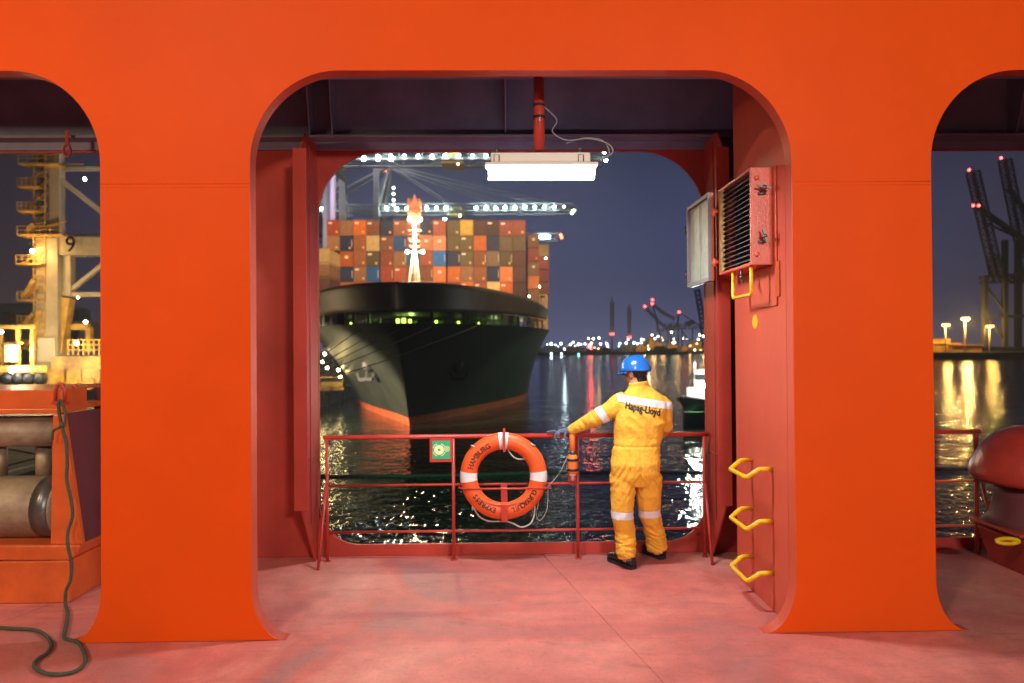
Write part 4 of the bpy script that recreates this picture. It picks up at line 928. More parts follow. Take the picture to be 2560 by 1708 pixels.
for py, hw in ((553, 1.1), (577, 1.2), (604, 1.0), (618, .9), (631, 1.3)): b = MB(); hw *= .72; b.box((MX-hw, MY-.5, zq(py)), (MX+hw, MY+.5, zq(py)+.09)); b.beam((MX-hw, MY-.5, zq(py)+.9), (MX+hw, MY-.5, zq(py)+.9), .04); b.build('platform', M['mastw'], mast)
M['wlamp'] = emit('warm_floodlamp', (1, .80, .60), 420)
for px, py in ((1024, 547), (1051, 548), (1018, 630), (1057, 630)):
    p = W(px, py, MY-.9); b = MB(); b.ball(p, .19, 8, 6); b.build('floodlight', M['wlamp'], mast)
for sy in (-1, 1):
    point('mast_light', (MX+(-1.6 if sy < 0 else 1.6), MY+1.6, zq(560)), 9000, (1, .60, .34), .3)
point('mast_light', (MX, MY-2.6, zq(590)), 700, (1, .62, .36), .3)
# mooring ropes to the quay
M['mrope'] = mat('brown_mooring_rope', (.16, .12, .09), .9)
def on_hull(px, py):
    y = SY+2
    while y < SY+60:
        p = W(px, py, y)
        if abs(p.x-SX) < halfw(y, min(p.z, Z1)): return p
        y += .1
    return p
for i, (x0, y0_, yq) in enumerate(((1194, 812, 45), (1078, 815, 51), (1012, 815, 58), (958, 818, 65), (905, 818, 72))):
    a = on_hull(x0, y0_+3)+Vector((0, -.3, 0)); c_ = Vector((QX-.6, yq, QZ+.6))
    b = MB(); b.tube([a.lerp(c_, t/12)+Vector((0, 0, -.9*math.sin(math.pi*t/12))) for t in range(13)], .05, 6)
    o = b.build('mooring_rope', M['mrope']); tag(o, ['lowest', 'second lowest', 'middle', 'second highest', 'topmost'][i]+' of the mooring ropes running left from the ship bow', 'rope', 'bow mooring ropes')

# ---------------------------------------------------------------- containers
M['cont'] = mat('container_paint', (.5, .5, .5), .55, spec=.35, var=.30, vscale=1.2, objcol=True)
M['rod'] = mat('lock_rod', (.5, .5, .5), .5, objcol=True, metal=.3)
M['dot'] = mat('yellow_sticker', (.80, .45, .12), .5); M['lgo'] = mat('pale_logo', (.75, .66, .55), .5)
def cont_mesh(L_, H_, sticker):
    b = MB(); w = 2.40; t = .09
    b.box((-w/2+t, .06, .1), (w/2-t, L_-.06, H_-.1))
    for x in (-w/2, w/2-t*1.6):
        b.box((x, 0, 0), (x+t*1.6, .2, H_)); b.box((x, L_-.2, 0), (x+t*1.6, L_, H_)); b.box((x+.005, .2, .005), (x+t*1.6-.005, L_-.2, .17)); b.box((x+.005, .2, H_-.12), (x+t*1.6-.005, L_-.2, H_-.005))
    b.box((-w/2+.15, .005, .0), (w/2-.15, .15, .16)); b.box((-w/2+.15, .005, H_-.14), (w/2-.15, .15, H_))
    b.box((-w/2, .21, H_-.11), (w/2, L_-.21, H_-.02))
    for i in range(18):
        y = .45+(L_-.9)*i/17
        for sx in (-1, 1): b.box((sx*(w/2-.045)-.035, y-.12, .18), (sx*(w/2-.045)+.035, y+.12, H_-.13))
    b.box((-.02, .02, .17), (.02, .059, H_-.15))
    for x in (-.85, -.35, .35, .85): b.tube([(x, .035, .1), (x, .035, H_-.08)], .028, 6, mi=1)
    if sticker & 1: b.box((.45, .0, .42), (.80, .045, .78), mi=2)
    if sticker & 2: b.box((-.95, .0, H_-.75), (-.2, .045, H_-.42), mi=3)
    if sticker & 4: b.lathe([(.34, 0), (.34, .03)], (0, .05, H_*.62), (0, -1, 0), 16, mi=3)
    for s in range(1): pass
    if sticker & 8:
        for q_ in range(5): b.box((.93, .0, .8+q_*.28), (1.06, .045, 1.0+q_*.28), mi=3)
    me_ = b.build('shipping_container', [M['cont'], M['rod'], M['dot'], M['lgo']]); d_ = me_.data; bpy.data.objects.remove(me_); return d_
CM = {k_: cont_mesh(12.19, 2.86, k_) for k_ in range(0, 16)}
CC = {'brick red': (.34, .055, .022), 'tan brown': (.33, .16, .075), 'orange': (.62, .15, .02), 'rust brown': (.30, .10, .035), 'navy blue': (.018, .028, .085), 'rust red': (.36, .085, .04),
      'olive': (.13, .095, .035), 'yellow': (.62, .42, .06), 'dark maroon': (.095, .035, .03), 'rose red': (.40, .09, .055), 'cream': (.72, .50, .22), 'blue': (.02, .10, .32), 'pink': (.72, .30, .17),
      'bright blue': (.02, .16, .50), 'grey brown': (.20, .13, .075), 'teal blue': (.02, .22, .34), 'salmon orange': (.66, .20, .07)}
grid = [
 [('brick red', 3), ('tan brown', 0), ('orange', 3), ('rust brown', 2), ('navy blue', 1), ('rust brown', 3), ('rose red', 4), ('navy blue', 1), ('rust red', 2), ('olive', 1), ('yellow', 0), ('dark maroon', 0), ('dark maroon', 2), ('rose red', 3), ('rose red', 1)],
 [('tan brown', 1), ('navy blue', 9), ('rust brown', 1), ('cream', 0), ('rust brown', 3), ('blue', 8), ('rust red', 2), ('pink', 4), ('pink', 4), ('olive', 1), ('olive', 3), ('orange', 0), ('navy blue', 0), ('grey brown', 0), ('grey brown', 0)],
 [None, ('orange', 4), ('rust brown', 1), ('olive', 3), ('rust red', 1), ('tan brown', 9), ('teal blue', 0), ('rust red', 1), ('bright blue', 8), ('navy blue', 8), ('olive', 3), ('rust brown', 9), ('grey brown', 8), ('olive', 9), ('dark maroon', 0), None],
 [None, ('navy blue', 8), ('tan brown', 3), ('bright blue', 8), ('brick red', 8), ('rust red', 2), ('rust red', 4), ('rust brown', 8), ('salmon orange', 4), ('orange', 1), ('tan brown', 1), ('rust brown', 1), ('navy blue', 8), ('salmon orange', 1), ('dark maroon', 0), None],
 [None, ('salmon orange', 8), ('rust red', 8), ('rust brown', 1), ('rust red', 0), ('orange', 1), ('rust red', 0), ('rust brown', 0), ('orange', 0), ('rust red', 1), ('orange', 2), ('rust red', 3), ('cream', 0), ('orange', 2), ('dark maroon', 0), None]]
YC = 129.0; PITCH = 2.52
cx0 = W(817+16.5, 600, YC).x; ztopc = W(1100, 549, YC).z
ORD = ['top', 'second', 'third', 'fourth', 'fifth', 'sixth', 'seventh']
NTH = ['first', 'second', 'third', 'fourth', 'fifth', 'sixth', 'seventh', 'eighth', 'ninth', 'tenth', 'eleventh', 'twelfth', 'thirteenth', 'fourteenth', 'fifteenth', 'sixteenth']
def put(colname, st, x, y, z, label, group):
    o_ = bpy.data.objects.new('shipping_container', CM[st]); COL.objects.link(o_); o_.location = (x, y, z)
    c_ = CC[colname]; f_ = random.uniform(.62, 1.15); o_.color = (c_[0]*f_, c_[1]*f_, c_[2]*f_, 1); o_['colour'] = colname
    return tag(o_, label, 'container', group)
CJ = [random.uniform(-.16, .16) for _ in range(20)]; CH = [random.uniform(-.07, .07) for _ in range(20)]
for r_, row in enumerate(grid):
    for c_, e_ in enumerate(row):
        if not e_: continue
        gap = (.14 if c_ > 3 else 0)+(.22 if c_ > 8 else 0)
        x = cx0+c_*2.475+gap; z = ztopc-(r_+1)*2.92-(.10 if c_ > 8 else 0)
        put(e_[0], e_[1], x+random.uniform(-.02, .02), YC+CJ[c_]+random.uniform(-.04, .04), z+CH[c_], f'{e_[0]} container, {NTH[c_]} from the left in the {ORD[r_]} row of the front stack', 'containers of the front stack')
# the near block at the left, one bay forward
for i, cn in enumerate(('cream', 'tan brown', 'dark maroon')):
    p = W(824, 621+i*34.5, 121); put(cn, 0, p.x-1.2, 121, p.z-2.86, f'{cn} container, {ORD[i]} in the nearer stack beside the left frame edge', 'containers of the near left stack')
    put(cn, 0, p.x-3.66, 121, p.z-2.86, f'{cn} container, {ORD[i]} in the outermost nearer stack, half hidden by the left frame edge', 'containers of the near left stack')
# right outer columns in further bays
for i, (cn, st) in enumerate((('tan brown', 4), ('rose red', 1), ('tan brown', 4), ('salmon orange', 0), ('tan brown', 0), ('rust red', 0), ('rust red', 1))):
    p = W(1320, 586+i*34.3, 148); put(cn, st, p.x+1.2, 148, p.z-2.86, f'{cn} container, {ORD[i]} in the second stack from the right end', 'containers of the outer right stacks')
for i, cn in enumerate(('cream', 'rose red', 'rust red', 'rust brown')):
    p = W(1347, 611+i*31.5, 162); put(cn, 0, p.x+1.2, 162, p.z-2.86, f'{cn} container, {ORD[i]} in the rightmost stack of the ship', 'containers of the outer right stacks')
# lashing bridge right, deck houses under containers
b = MB(); xa, xb = W(1348, 740, 150).x, W(1366, 740, 150).x; za = W(1350, 838, 150).z; zb_ = W(1350, 738, 150).z
for x in (xa, xb): b.beam((x, 150, za), (x, 150, zb_), .45)
for k in range(5): z = za+(zb_-za)*k/4; b.beam((xa, 150, z), (xb, 150, z), .3)
for k in range(4): z = za+(zb_-za)*k/4; b.beam((xa, 150, z), (xb, 150, z+(zb_-za)/4), .16); b.box((xa+.6, 150.2, z+.3), (xb-.3, 150.3, z+1.6))
b.build('lashing_bridge', M['oyel'], ship)
b = MB(); b.box((SX-15, YC+.4, Z1), (SX+15.5, YC+12, ztopc-5*2.95)); b.box((SX-17, YC-4, Z1), (SX+12, YC+.3, Z1+.8)); b.build('hatch_coaming', M['fore'], ship)
M['wl2'] = emit('small_warm_lamp', (1, .75, .5), 60)
for px, py, yy in ((1349, 717, 146), (1323, 741, 146), (1322, 779, 146), (1250, 742, 130), (1365, 646, 160), (808, 735, 118)):
    p = W(px, py, yy); b = MB(); b.ball(p, .16, 8, 6); o_ = b.build('deck_light', M['wl2'] if px != 808 else emit('cool_lamp', (.85, .95, 1), 60), ship)
b = MB(); p = W(1262, 795, 108); b.add([p+Vector(v) for v in ((-.5, 0, -.9), (.5, 0, -.9), (-.1, 0, .8), (-.5, .6, -.9), (.5, .6, -.9), (-.1, .6, .8))], [(0,1,2),(3,5,4),(0,3,4,1),(1,4,5,2),(2,5,3,0)]); b.build('chock', M['winch'], ship)

# ================================================================== CRANES, HARBOUR LIGHTS
M['crane'] = mat('grey_crane_paint', (.30, .30, .32), .5, var=.3, vscale=.3)
M['darkc'] = mat('dark_crane_steel', (.045, .045, .05), .6, var=.3, vscale=.2)
M['lamp'] = emit('lamp', (1, 1, 1), 1, objcol=True)
def lamp_ball(name, p, r, col, s, parent=None, seg=6):
    b = MB(); b.ball(p, r, seg, 4); o_ = b.build(name, M['lamp'], parent); o_.color = (col[0]*s, col[1]*s, col[2]*s, 1); return o_
def crane(Y, lamps, labelz, far, red=None, apex=None, cab=None, xl=-36, lit='crane'):
    ZB = 42.5; tip = 23
    cr_ = thing('harbour_crane', (xl, Y, QZ), labelz, 'crane', 'container cranes over the moored ship'); m = M[lit]
    for x in (xl, xl-26):
        for y in (-8, 8): b = MB(); b.beam((x, Y+y, QZ), (x, Y+y*.8, ZB+(12 if x == xl else 2)), 1.5); b.build('leg', m, cr_)
    for x in (xl, xl-26): b = MB(); b.beam((x, Y-8, 12), (x, Y+8, 12), 1.3, 1.8); b.build('portal_beam', m, cr_); b = MB(); b.beam((x, Y-7, ZB-1), (x, Y+7, ZB-1), 1.2, 1.6); b.build('upper_beam', m, cr_)
    for y in (-8, 8): b = MB(); b.beam((xl-26, Y+y, 12), (xl, Y+y, 12), 1.2, 1.6); b.beam((xl-26, Y+y, 12), (xl, Y+y*.85, ZB-2), .8); b.build('side_brace', m, cr_)
    for y in (-3, 3):
        b = MB(); b.truss((xl-40, Y+y, ZB+1), (tip, Y+y, ZB+1), 1.1, 2.2, 20, .16); b.beam((xl-40, Y+y, ZB), (tip, Y+y, ZB), .5, .5); b.build('boom_girder', m, cr_)
    ax = apex or (xl+10 if 0 else xl+3); az = ZB+14+ (0)
    for y in (-5, 5): b = MB(); b.beam((xl, Y+y, ZB+1), (ax, Y+y*.3, az), .9); b.beam((xl-20, Y+y, ZB+1), (ax, Y+y*.3, az), .6); b.build('mast_frame', m, cr_)
    for x in (-14, 2, 17):
        for y in (-2, 2): b = MB(); b.beam((ax, Y+y, az), (x, Y+y*1.5, ZB+2), .28); b.build('stay', m, cr_)
    b = MB(); b.box((xl-34, Y-5, ZB+2.2), (xl-20, Y+5, ZB+8)); b.build('machinery_house', m, cr_, bev=.1)
    if cab:
        p = W(cab[0], cab[1], Y); b = MB(); b.box((p.x-1.6, Y-2, p.z-1.2), (p.x+1.6, Y+2, p.z+1.4)); b.beam((p.x, Y, p.z+1.4), (p.x, Y, ZB), .5); b.box((p.x-2.4, Y-3, ZB-.9), (p.x+2.4, Y+3, ZB-.4)); b.build('cabin', mat('yellow_cab', (.6, .5, .25), .5), cr_)
        lamp_ball('cabin_lamp', p+Vector((1.2, -2.4, -1.4)), .28, (1, .8, .4), 30, cr_)
    for px, py in lamps: lamp_ball('boom_lamp', W(px, py, Y-4), .30*far, (.72, 1, .92), 110, cr_)
    for px, py in (red or []): lamp_ball('warning_lamp', W(px, py, Y-2), .35*far, (1, .10, .04), 22, cr_)
    return cr_
crane(150, [(909, 391), (945, 391), (977, 391), (1011, 390), (1045, 390), (1080, 391), (1112, 389), (1147, 390), (1181, 390), (1215, 389), (1511, 381), (1515, 401), (909, 399), (945, 399), (977, 399)],
      'nearest grey container crane, its lamp lit boom just under the top of the opening', 1.0, cab=(1133, 400))
c206 = crane(206, [(803, 521), (853, 523), (966, 520), (992, 522), (1017, 521), (1067, 520), (1091, 520), (1115, 520), (1190, 520), (1215, 519), (1239, 520), (1263, 519), (1287, 519), (1312, 518), (1337, 518), (1361, 518), (1385, 518), (1112, 549)],
      'middle grey container crane, its lamp lit boom just above the container stack', 1.35, red=[(967, 430)], apex=-33, cab=(1141, 532))
for px, py, c_, s_ in ((1410, 517, (1, .8, .5), 14), (1434, 527, (.8, 1, .6), 30), (1430, 533, (.8, 1, .6), 30)): lamp_ball('boom_lamp', W(px, py, 202), .36, c_, s_, c206)
c260 = crane(260, [(1352+5*i, 592) for i in range(5)], 'farthest container crane, only its boom tip showing right of the container stack', 1.4, red=[(1402, 588), (1404, 594)])
for y in (485, 500, 512, 470): lamp_ball('ladder_lamp', W(984, y, 200), .4, (.9, 1, .85), 9, c206)
# pale floodlit post left
t = thing('light_mast', W(832, 545, 112), 'pale violet floodlit mast standing behind the left container stack', 'mast')
b = MB(); b.tube([W(832, 560, 140), W(832, 440, 140), W(832, 380, 140)], [.62, .6, .5], 10); b.build('pole', mat('pale_violet_post', (.62, .58, .85), .5), t)
spot('mast_spot', W(760, 470, 128), W(832, 500, 140), 90, 5200, (.75, .72, 1), .3)
spot('mast_spot', W(700, 300, 130), W(1000, 470, 206), 70, 14000, (.8, .8, 1), .5)

# crane number 9 on the left
Y9 = 100; K9 = Y9/F
M['c9'] = mat('beige_crane_paint', (.50, .44, .34), .5, var=.35, vscale=.35, col2=(.34, .29, .21))
M['c9y'] = mat('yellow_platform_paint', (.66, .44, .10), .55, var=.5, vscale=.8, col2=(.36, .20, .05))
c9 = thing('harbour_crane', W(135, 1000, Y9), 'tall yellow lit gantry crane with the number 9 on its beam', 'crane')
def seg(name, pts, wpx, m='c9', dep=None, dy=0, par=None, Yb=None):
    b = MB(); Yb = Yb or Y9
    for a, c_ in zip(pts[:-1], pts[1:]):
        p, q = W(*a, Yb+dy), W(*c_, Yb+dy); d_ = (q-p).normalized(); x = d_.cross(Vector((0, 1, 0))).normalized()*wpx*Yb/F/2; y = Vector((0, (dep or wpx*Yb/F)/2, 0))
        vs = [c0+sx*x+sy*y for c0 in (p, q) for sx, sy in ((-1,-1),(1,-1),(1,1),(-1,1))]
        b.add(vs, [(3,2,1,0),(4,5,6,7),(0,1,5,4),(1,2,6,5),(2,3,7,6),(3,0,4,7)])
    return b.build(name, M[m], par or c9)
seg('leg', [(134, 1010), (134, 600)], 52); seg('leg', [(143, 600), (143, 330)], 24); seg('leg', [(172, 740), (172, 640)], 20)
beam9 = seg('portal_beam', [(108, 618), (420, 618)], 44); seg('walkway', [(155, 588), (420, 588)], 3, 'c9y'); seg('handrail', [(158, 580), (420, 580)], 1)
for x in range(165, 255, 14): seg('rail_post', [(x, 589), (x, 579)], 1)
seg('brace', [(150, 448), (262, 536)], 11); seg('top_beam', [(140, 424), (420, 420)], 9); seg('brace', [(172, 730), (260, 660)], 9); seg('lower_beam', [(170, 737), (420, 737)], 11)
seg('strut', [(170, 745), (146, 900)], 24, 'c9y'); seg('walkway', [(58, 411), (210, 411)], 4, 'c9y')
b = MB(); p, q = W(106, 850, Y9-1), W(106, 360, Y9-1); b.truss(p, q, 22*K9, 1.6, 34, .10); b.build('stair_tower', M['c9y'], c9)
b = MB()
for i in range(34):
    z = p.z+(q.z-p.z)*i/34; b.box((p.x-.55, p.y-.6, z), (p.x+.55, p.y+.6, z+.08))
for i in range(34): z = p.z+(q.z-p.z)*i/34; b.beam((p.x+(-.5 if i % 2 else .5), p.y, z), (p.x+(.5 if i % 2 else -.5), p.y, z+(q.z-p.z)/34), .15)
b.build('stair_steps', M['darkc'], c9)
for (xa, xb, y, lit) in ((57, 150, 411, 1), (55, 100, 468, 0), (55, 100, 528, 0), (55, 165, 588, 1), (52, 114, 660, 0), (55, 100, 750, 0), (55, 100, 810, 0), (55, 100, 870, 0)):
    b = MB(); a = W(xa, y, Y9-1.6); c_ = W(xb, y, Y9-1.6); b.box((a.x, a.y-1, a.z-.25), (c_.x, a.y+1.6, a.z)); 
    for k in range(5): x = a.x+(c_.x-a.x)*k/4; b.beam((x, a.y-1, a.z), (x, a.y-1, a.z+1.1), .07)
    b.beam((a.x, a.y-1, a.z+1.1), (c_.x, a.y-1, a.z+1.1), .08); b.beam((a.x, a.y-1, a.z+.55), (c_.x, a.y-1, a.z+.55), .06)
    b.beam((a.x+.2, a.y, a.z), (c_.x, a.y, a.z+2.0), .22); b.build('landing', M['c9y'], c9)
for (a, c_, d_, e_) in ((85, 560, 62, 590), (85, 700, 60, 745), (85, 785, 60, 812), (92, 840, 62, 872), (98, 775, 78, 880)):
    seg('stair_flight', [(a, c_), (d_, e_)], 9, 'c9y', dy=-2)
b = MB(); a = W(93, 905, Y9-2); c_ = W(137, 845, Y9-2); b.box((a.x, a.y, a.z), (c_.x, a.y+3, c_.z)); b.build('electric_house', mat('off_white_panel', (.6, .57, .5), .5), c9)
b = MB(); a = W(128, 940, Y9-3); c_ = W(300, 890, Y9-3); b.box((a.x, a.y, a.z), (c_.x, a.y+4, c_.z)); 
for xx in (150, 190, 232): q = W(xx, 958, Y9-3); b.lathe([(.9, 0), (.9, 1.2)], q, (0, -1, 0), 14); b.box((q.x-1.3, q.y-.6, q.z), (q.x+1.3, q.y+1.5, q.z+2))
b.build('bogie', M['c9y'], c9, bev=.05)
for x in range(170, 262, 13): seg('rail_post', [(x, 888), (x, 850)], 2, 'c9y', dy=-5)
for y in (850, 862, 875): seg('handrail', [(168, y), (300, y)], 2, 'c9y', dy=-5)
seg('tie_beam', [(165, 818), (225, 818)], 15, 'c9y', dy=1); seg('pillar', [(224, 880), (224, 818)], 13, 'c9y', dy=1)
tm = text_mesh('9', 3.1, .03); tm.calc_loop_triangles(); pn = W(176, 613, Y9-52*K9/2-.35)
b = MB(); b.add([(pn.x+v.co.x, pn.y, pn.z+v.co.y) for v in tm.vertices], [tuple(t_.vertices) for t_ in tm.loop_triangles]); b.build('number', M['darkc'], beam9, fix=False)
lamp_ball('floodlight', W(81, 628, Y9-3), .28, (1, .72, .30), 130, c9); lamp_ball('floodlight', W(212, 448, Y9-3), .20, (.85, .92, 1), 90, c9)
lamp_ball('floodlight', W(214, 805, Y9-3), .25, (1, .6, .2), 60, c9); lamp_ball('floodlight', W(191, 858, Y9-6), .30, (1, .8, .3), 60, c9); lamp_ball('floodlight', W(195, 744, Y9-6), .15, (1, .8, .3), 30, c9)
point('crane_flood', W(70, 640, Y9-5), 1300, (1, .55, .16), .4); point('crane_flood', W(190, 900, Y9-9), 2700, (1, .66, .22), .4); point('crane_flood', W(40, 880, Y9-10), 2400, (1, .72, .30), .4)
spot('crane_flood', W(240, 930, 62), W(150, 560, 100), 70, 8500, (1, .58, .24), .6)
# yard vehicles and structures to the left of crane 9
sc_ = thing('straddle_carrier', W(20, 960, 92), 'yellow straddle carrier frame lit brightly at the left edge', 'vehicle')
for x in (-60, 2, 46, 82): seg('column', [(x, 965), (x, 815)], 8, 'c9y', par=sc_, Yb=92)
seg('top_frame', [(-90, 818), (92, 818)], 9, 'c9y', par=sc_, Yb=92); seg('cross_bar', [(-90, 858), (60, 858)], 5, 'c9y', par=sc_, Yb=92); seg('chassis', [(-90, 922), (112, 922)], 16, 'c9y', par=sc_, Yb=90.5); seg('cab_panel', [(28, 905), (28, 862)], 20, 'c9', par=sc_, Yb=91)
for x in (-20, 12, 42, 70, 98): q = W(x, 948, 90); b = MB(); b.lathe([(.25, -.05), (.72, 0), (.72, .6)], q, (0, 1, 0), 16); b.build('wheel', M['black'], sc_)
lamp_ball('headlamp', W(30, 925, 89), .36, (1, .95, .85), 160, sc_); lamp_ball('headlamp', W(42, 870, 90), .28, (1, .9, .7), 70, sc_); lamp_ball('headlamp', W(4, 830, 90), .2, (1, .95, .8), 70, sc_)
point('carrier_light', W(26, 930, 86), 1200, (1, .82, .5), .3)
yb_ = thing('warehouse', W(30, 900, 190), 'grey blue warehouse roof line behind the straddle carrier', 'building')
b = MB(); a = W(-160, 785, 190); c_ = W(84, 758, 190); b.box((a.x, 190, a.z), (c_.x, 215, c_.z)); b.box((a.x, 192, QZ), (W(30,800,190).x, 213, a.z-.01)); b.build('roof', M['grey'], yb_, bev=.2)
b = MB(); a = W(14, 818, 189); c_ = W(26, 785, 189); b.box((a.x, 188, QZ), (c_.x, 189, c_.z)); b.box((W(32,800,189).x, 188, QZ), (W(46,800,189).x, 189, c_.z)); b.build('column', mat('white_red_column', (.6, .3, .2), .5, var=.6), yb_)
yb2 = thing('yard_office', W(240, 880, 180), 'small white lit yard building behind crane number 9', 'building')
b = MB(); a = W(200, 900, 180); c_ = W(300, 812, 180); b.box((a.x, 180, QZ), (c_.x, 190, c_.z)); b.box((a.x-1, 179, c_.z), (c_.x, 191, c_.z+1)); b.build('wall', M['white'], yb2, bev=.1)
b = MB(); a = W(175, 820, 200); c_ = W(196, 775, 200); b.box((a.x, 200, QZ), (c_.x, 206, c_.z)); b.beam((a.x, 199, c_.z), (c_.x+3, 199, c_.z-6), .6); b.build('tower', M['grey'], yb2)
# yellow machinery on the quay beside the bow
for px, lab in ((815, 'yellow terminal tractor on the quay, right at the left edge of the opening'), (842, 'yellow terminal tractor on the quay nearest the ship bow')):
    t = thing('terminal_tractor', W(px, 975, 118), lab, 'vehicle', 'tractors on the quay'); g0 = QZ+.3; p = W(px, 975, 118)
    b = MB(); b.box((p.x-1.2, 118, g0+.5), (p.x+1.2, 123, g0+1.1)); b.build('chassis', M['c9y'], t, bev=.05); b = MB(); b.box((p.x-1.1, 118, g0+1.1), (p.x+1.1, 120, g0+2.9)); b.build('cab', M['c9y'], t, bev=.15)
    for x in (-1.1, 1.1):
        for y in (118.7, 122): b = MB(); b.lathe([(.5, -.18), (.5, .18)], (p.x+x, y, g0+.45), (1, 0, 0), 14); b.build('wheel', M['black'], t)
    b = MB(); b.box((p.x-.9, 117.95, g0+2.0), (p.x+.9, 117.99, g0+2.7)); b.build('windscreen', M['black'], t)
for px, py in ((806, 905), (812, 885), (818, 920), (846, 925), (850, 942)): 
    t = lamp_ball('quay_lamp', W(px, py, 116), .22, (1, .80, .35), 70); tag(t, 'small yellow lamp above the quay left of the ship bow', 'lamp', 'yellow lamps above the quay')
point('quay_light', W(800, 940, 108), 500, (1, .72, .25), .3)

# far shore lights -------------------------------------------------
def zc_(x, y): return 1340+x/5.341, 700+y/5.341
WH, YW, OG, RD, TL = (.72, .92, 1), (1, .95, .55), (1, .55, .16), (1, .06, .05), (.2, 1, .7)
FAR = [(205,855,WH,3),(335,850,WH,2.4),(460,860,WH,2.6),(500,830,WH,1.8),(565,860,WH,2.8),(600,858,WH,1.2),(570,905,WH,1.6),(655,855,WH,1.8),(380,925,WH,1.6),(205,985,WH,1.4),(340,985,WH,.9),(570,990,TL,.8),
 (150,860,WH,.9),(260,868,WH,.9),(295,890,WH,.6),(420,895,YW,.6),(520,880,YW,.5),(700,785,YW,2),(765,785,YW,2.4),(840,775,YW,2.2),(740,845,YW,1.6),(725,865,YW,1.4),(705,880,OG,1.2),(780,905,OG,.9),(833,918,OG,.9),(860,855,WH,2.6),
 (945,850,WH,2.2),(960,890,WH,2),(1105,885,WH,1),(1120,848,WH,2),(1205,845,WH,2.6),(1230,798,WH,1.4),(1310,840,WH,3),(1355,852,WH,1.4),(1285,912,YW,1.2),(1405,840,WH,2.6),(1412,795,WH,2),(1438,803,WH,1.4),
 (1505,925,YW,1.6),(1500,880,YW,1.6),(1550,735,YW,1.4),(1525,785,YW,2),(1585,785,YW,2),(1630,755,WH,1.8),(1685,768,OG,1.2),(1695,815,YW,1.4),(1735,908,TL,1.2),(1620,930,YW,1),(1580,930,YW,.8),(1680,930,YW,.6),
 (1810,700,YW,2.2),(1840,790,WH,1.4),(1835,840,YW,2),(1855,835,YW,1.6),(1960,780,YW,1.8),(2020,790,WH,1.4),(2185,735,YW,2.6),(2235,755,YW,2.8),(2165,795,YW,1.8),(2120,940,WH,2),(1900,910,OG,.8),(2010,915,OG,1),(2060,880,OG,1),(2100,860,OG,1.4),(2210,850,OG,1.6),(2150,850,OG,1.2),(2200,940,OG,1)]
cname = {WH: 'white', YW: 'yellowish', OG: 'orange', TL: 'green', RD: 'red'}
for i, (x, y, c_, s_) in enumerate(FAR):
    px, py = zc_(x, y); Yd = YS-6 if y > 915 else YS+10+(i*37 % 120)
    p = W(px, py, Yd); zone = 'left of the tall tower' if px < 1525 else ('between the tall tower and the far cranes' if px < 1618 else 'among the far cranes')
    t = thing('harbour_light', p, f'{cname[c_]} harbour light on the far shore {zone}', 'light', f'{cname[c_]} far shore lights {zone}')
    lamp_ball('lamp', p, .65+.22*s_, c_, 15*s_**.7, t)
    b = MB(); b.tube([(p.x, p.y+.5, ZW+1), (p.x, p.y+.5, p.z)], .18, 5); b.build('pole', M['darkc'], t)
for x, y in ((700, 870), (735, 872), (700, 895), (732, 893), (735, 918), (715, 905), (722, 880)):
    px, py = zc_(x, y); p = W(px, py, YS-3); t = thing('harbour_light', p, 'red harbour light in the cluster straight above the red water streak', 'light', 'red far shore lights')
    lamp_ball('lamp', p, 1.1, RD, 26, t); b = MB(); b.tube([(p.x, p.y+.5, ZW+1), (p.x, p.y+.5, p.z)], .18, 5); b.build('pole', M['darkc'], t)
# low far buildings
for i, (x0_, x1_, y0_, y1_, m_) in enumerate(((560, 660, 880, 935, 'grey'), (60, 330, 890, 935, 'grey'), (345, 560, 900, 935, 'grey'), (880, 1000, 905, 935, 'darkc'), (1140, 1300, 885, 935, 'grey'), (1330, 1480, 870, 930, 'oyel'), (1500, 1560, 780, 925, 'oyel'), (1560, 1730, 845, 880, 'oyel'), (1770, 1900, 860, 930, 'oyel'), (1940, 2050, 900, 935, 'oyel'), (2090, 2240, 830, 930, 'oyel'))):
    a = W(*zc_(x0_, y1_), YS+30); c_ = W(*zc_(x1_, y0_), YS+30); ins = .22*(c_.x-a.x)
    t = thing('harbour_building', ((a.x+c_.x)/2, YS+30, ZW), f'low {"yellow lit" if m_ == "oyel" else "dim grey"} harbour building on the far shore, {NTH[i]} from the left', 'building', 'far shore buildings')
    b = MB(); b.box((a.x, YS+30, ZW+1), (c_.x, YS+60, c_.z-1.5)); b.build('wall', M[m_], t)
    b = MB(); b.box((a.x+ins, YS+33, c_.z-1.499), (c_.x-ins, YS+55, c_.z+1)); b.build('roof', M[m_], t)
    if m_ == 'oyel': point('harbour_glow', ((a.x+c_.x)/2, YS+8, c_.z+3), 8000, (1, .55, .15), 1)
# dark moored vessel in front of the far cranes
t = thing('moored_vessel', W(*zc_(1650, 960), YS-20), 'small dark vessel with yellow deckhouse moored at the far shore', 'ship')
q = lambda x, y: W(*zc_(x, y), YS-20)
b = MB(); b.platey([(q(1480, 930).x, q(1480, 930).z), (q(1500, 962).x, ZW-.5), (q(1860, 962).x, ZW-.5), (q(1890, 900).x, q(1890, 900).z), (q(1750, 915).x, q(1750, 915).z), (q(1700, 880).x, q(1700, 880).z), (q(1590, 880).x, q(1590, 880).z), (q(1560, 930).x, q(1560, 930).z)][::-1], YS-24, YS-14); b.build('hull', M['black'], t)
b = MB(); b.box((q(1500, 0).x, YS-22, q(0, 925).z), (q(1565, 0).x, YS-16, q(0, 800).z)); b.box((q(1510, 0).x, YS-21, q(0, 800).z), (q(1550, 0).x, YS-17, q(0, 775).z)); b.build('deckhouse', M['oyel'], t)
point('vessel_glow', q(1530, 850)+Vector((0, -14, 0)), 6000, (1, .62, .18), 1)
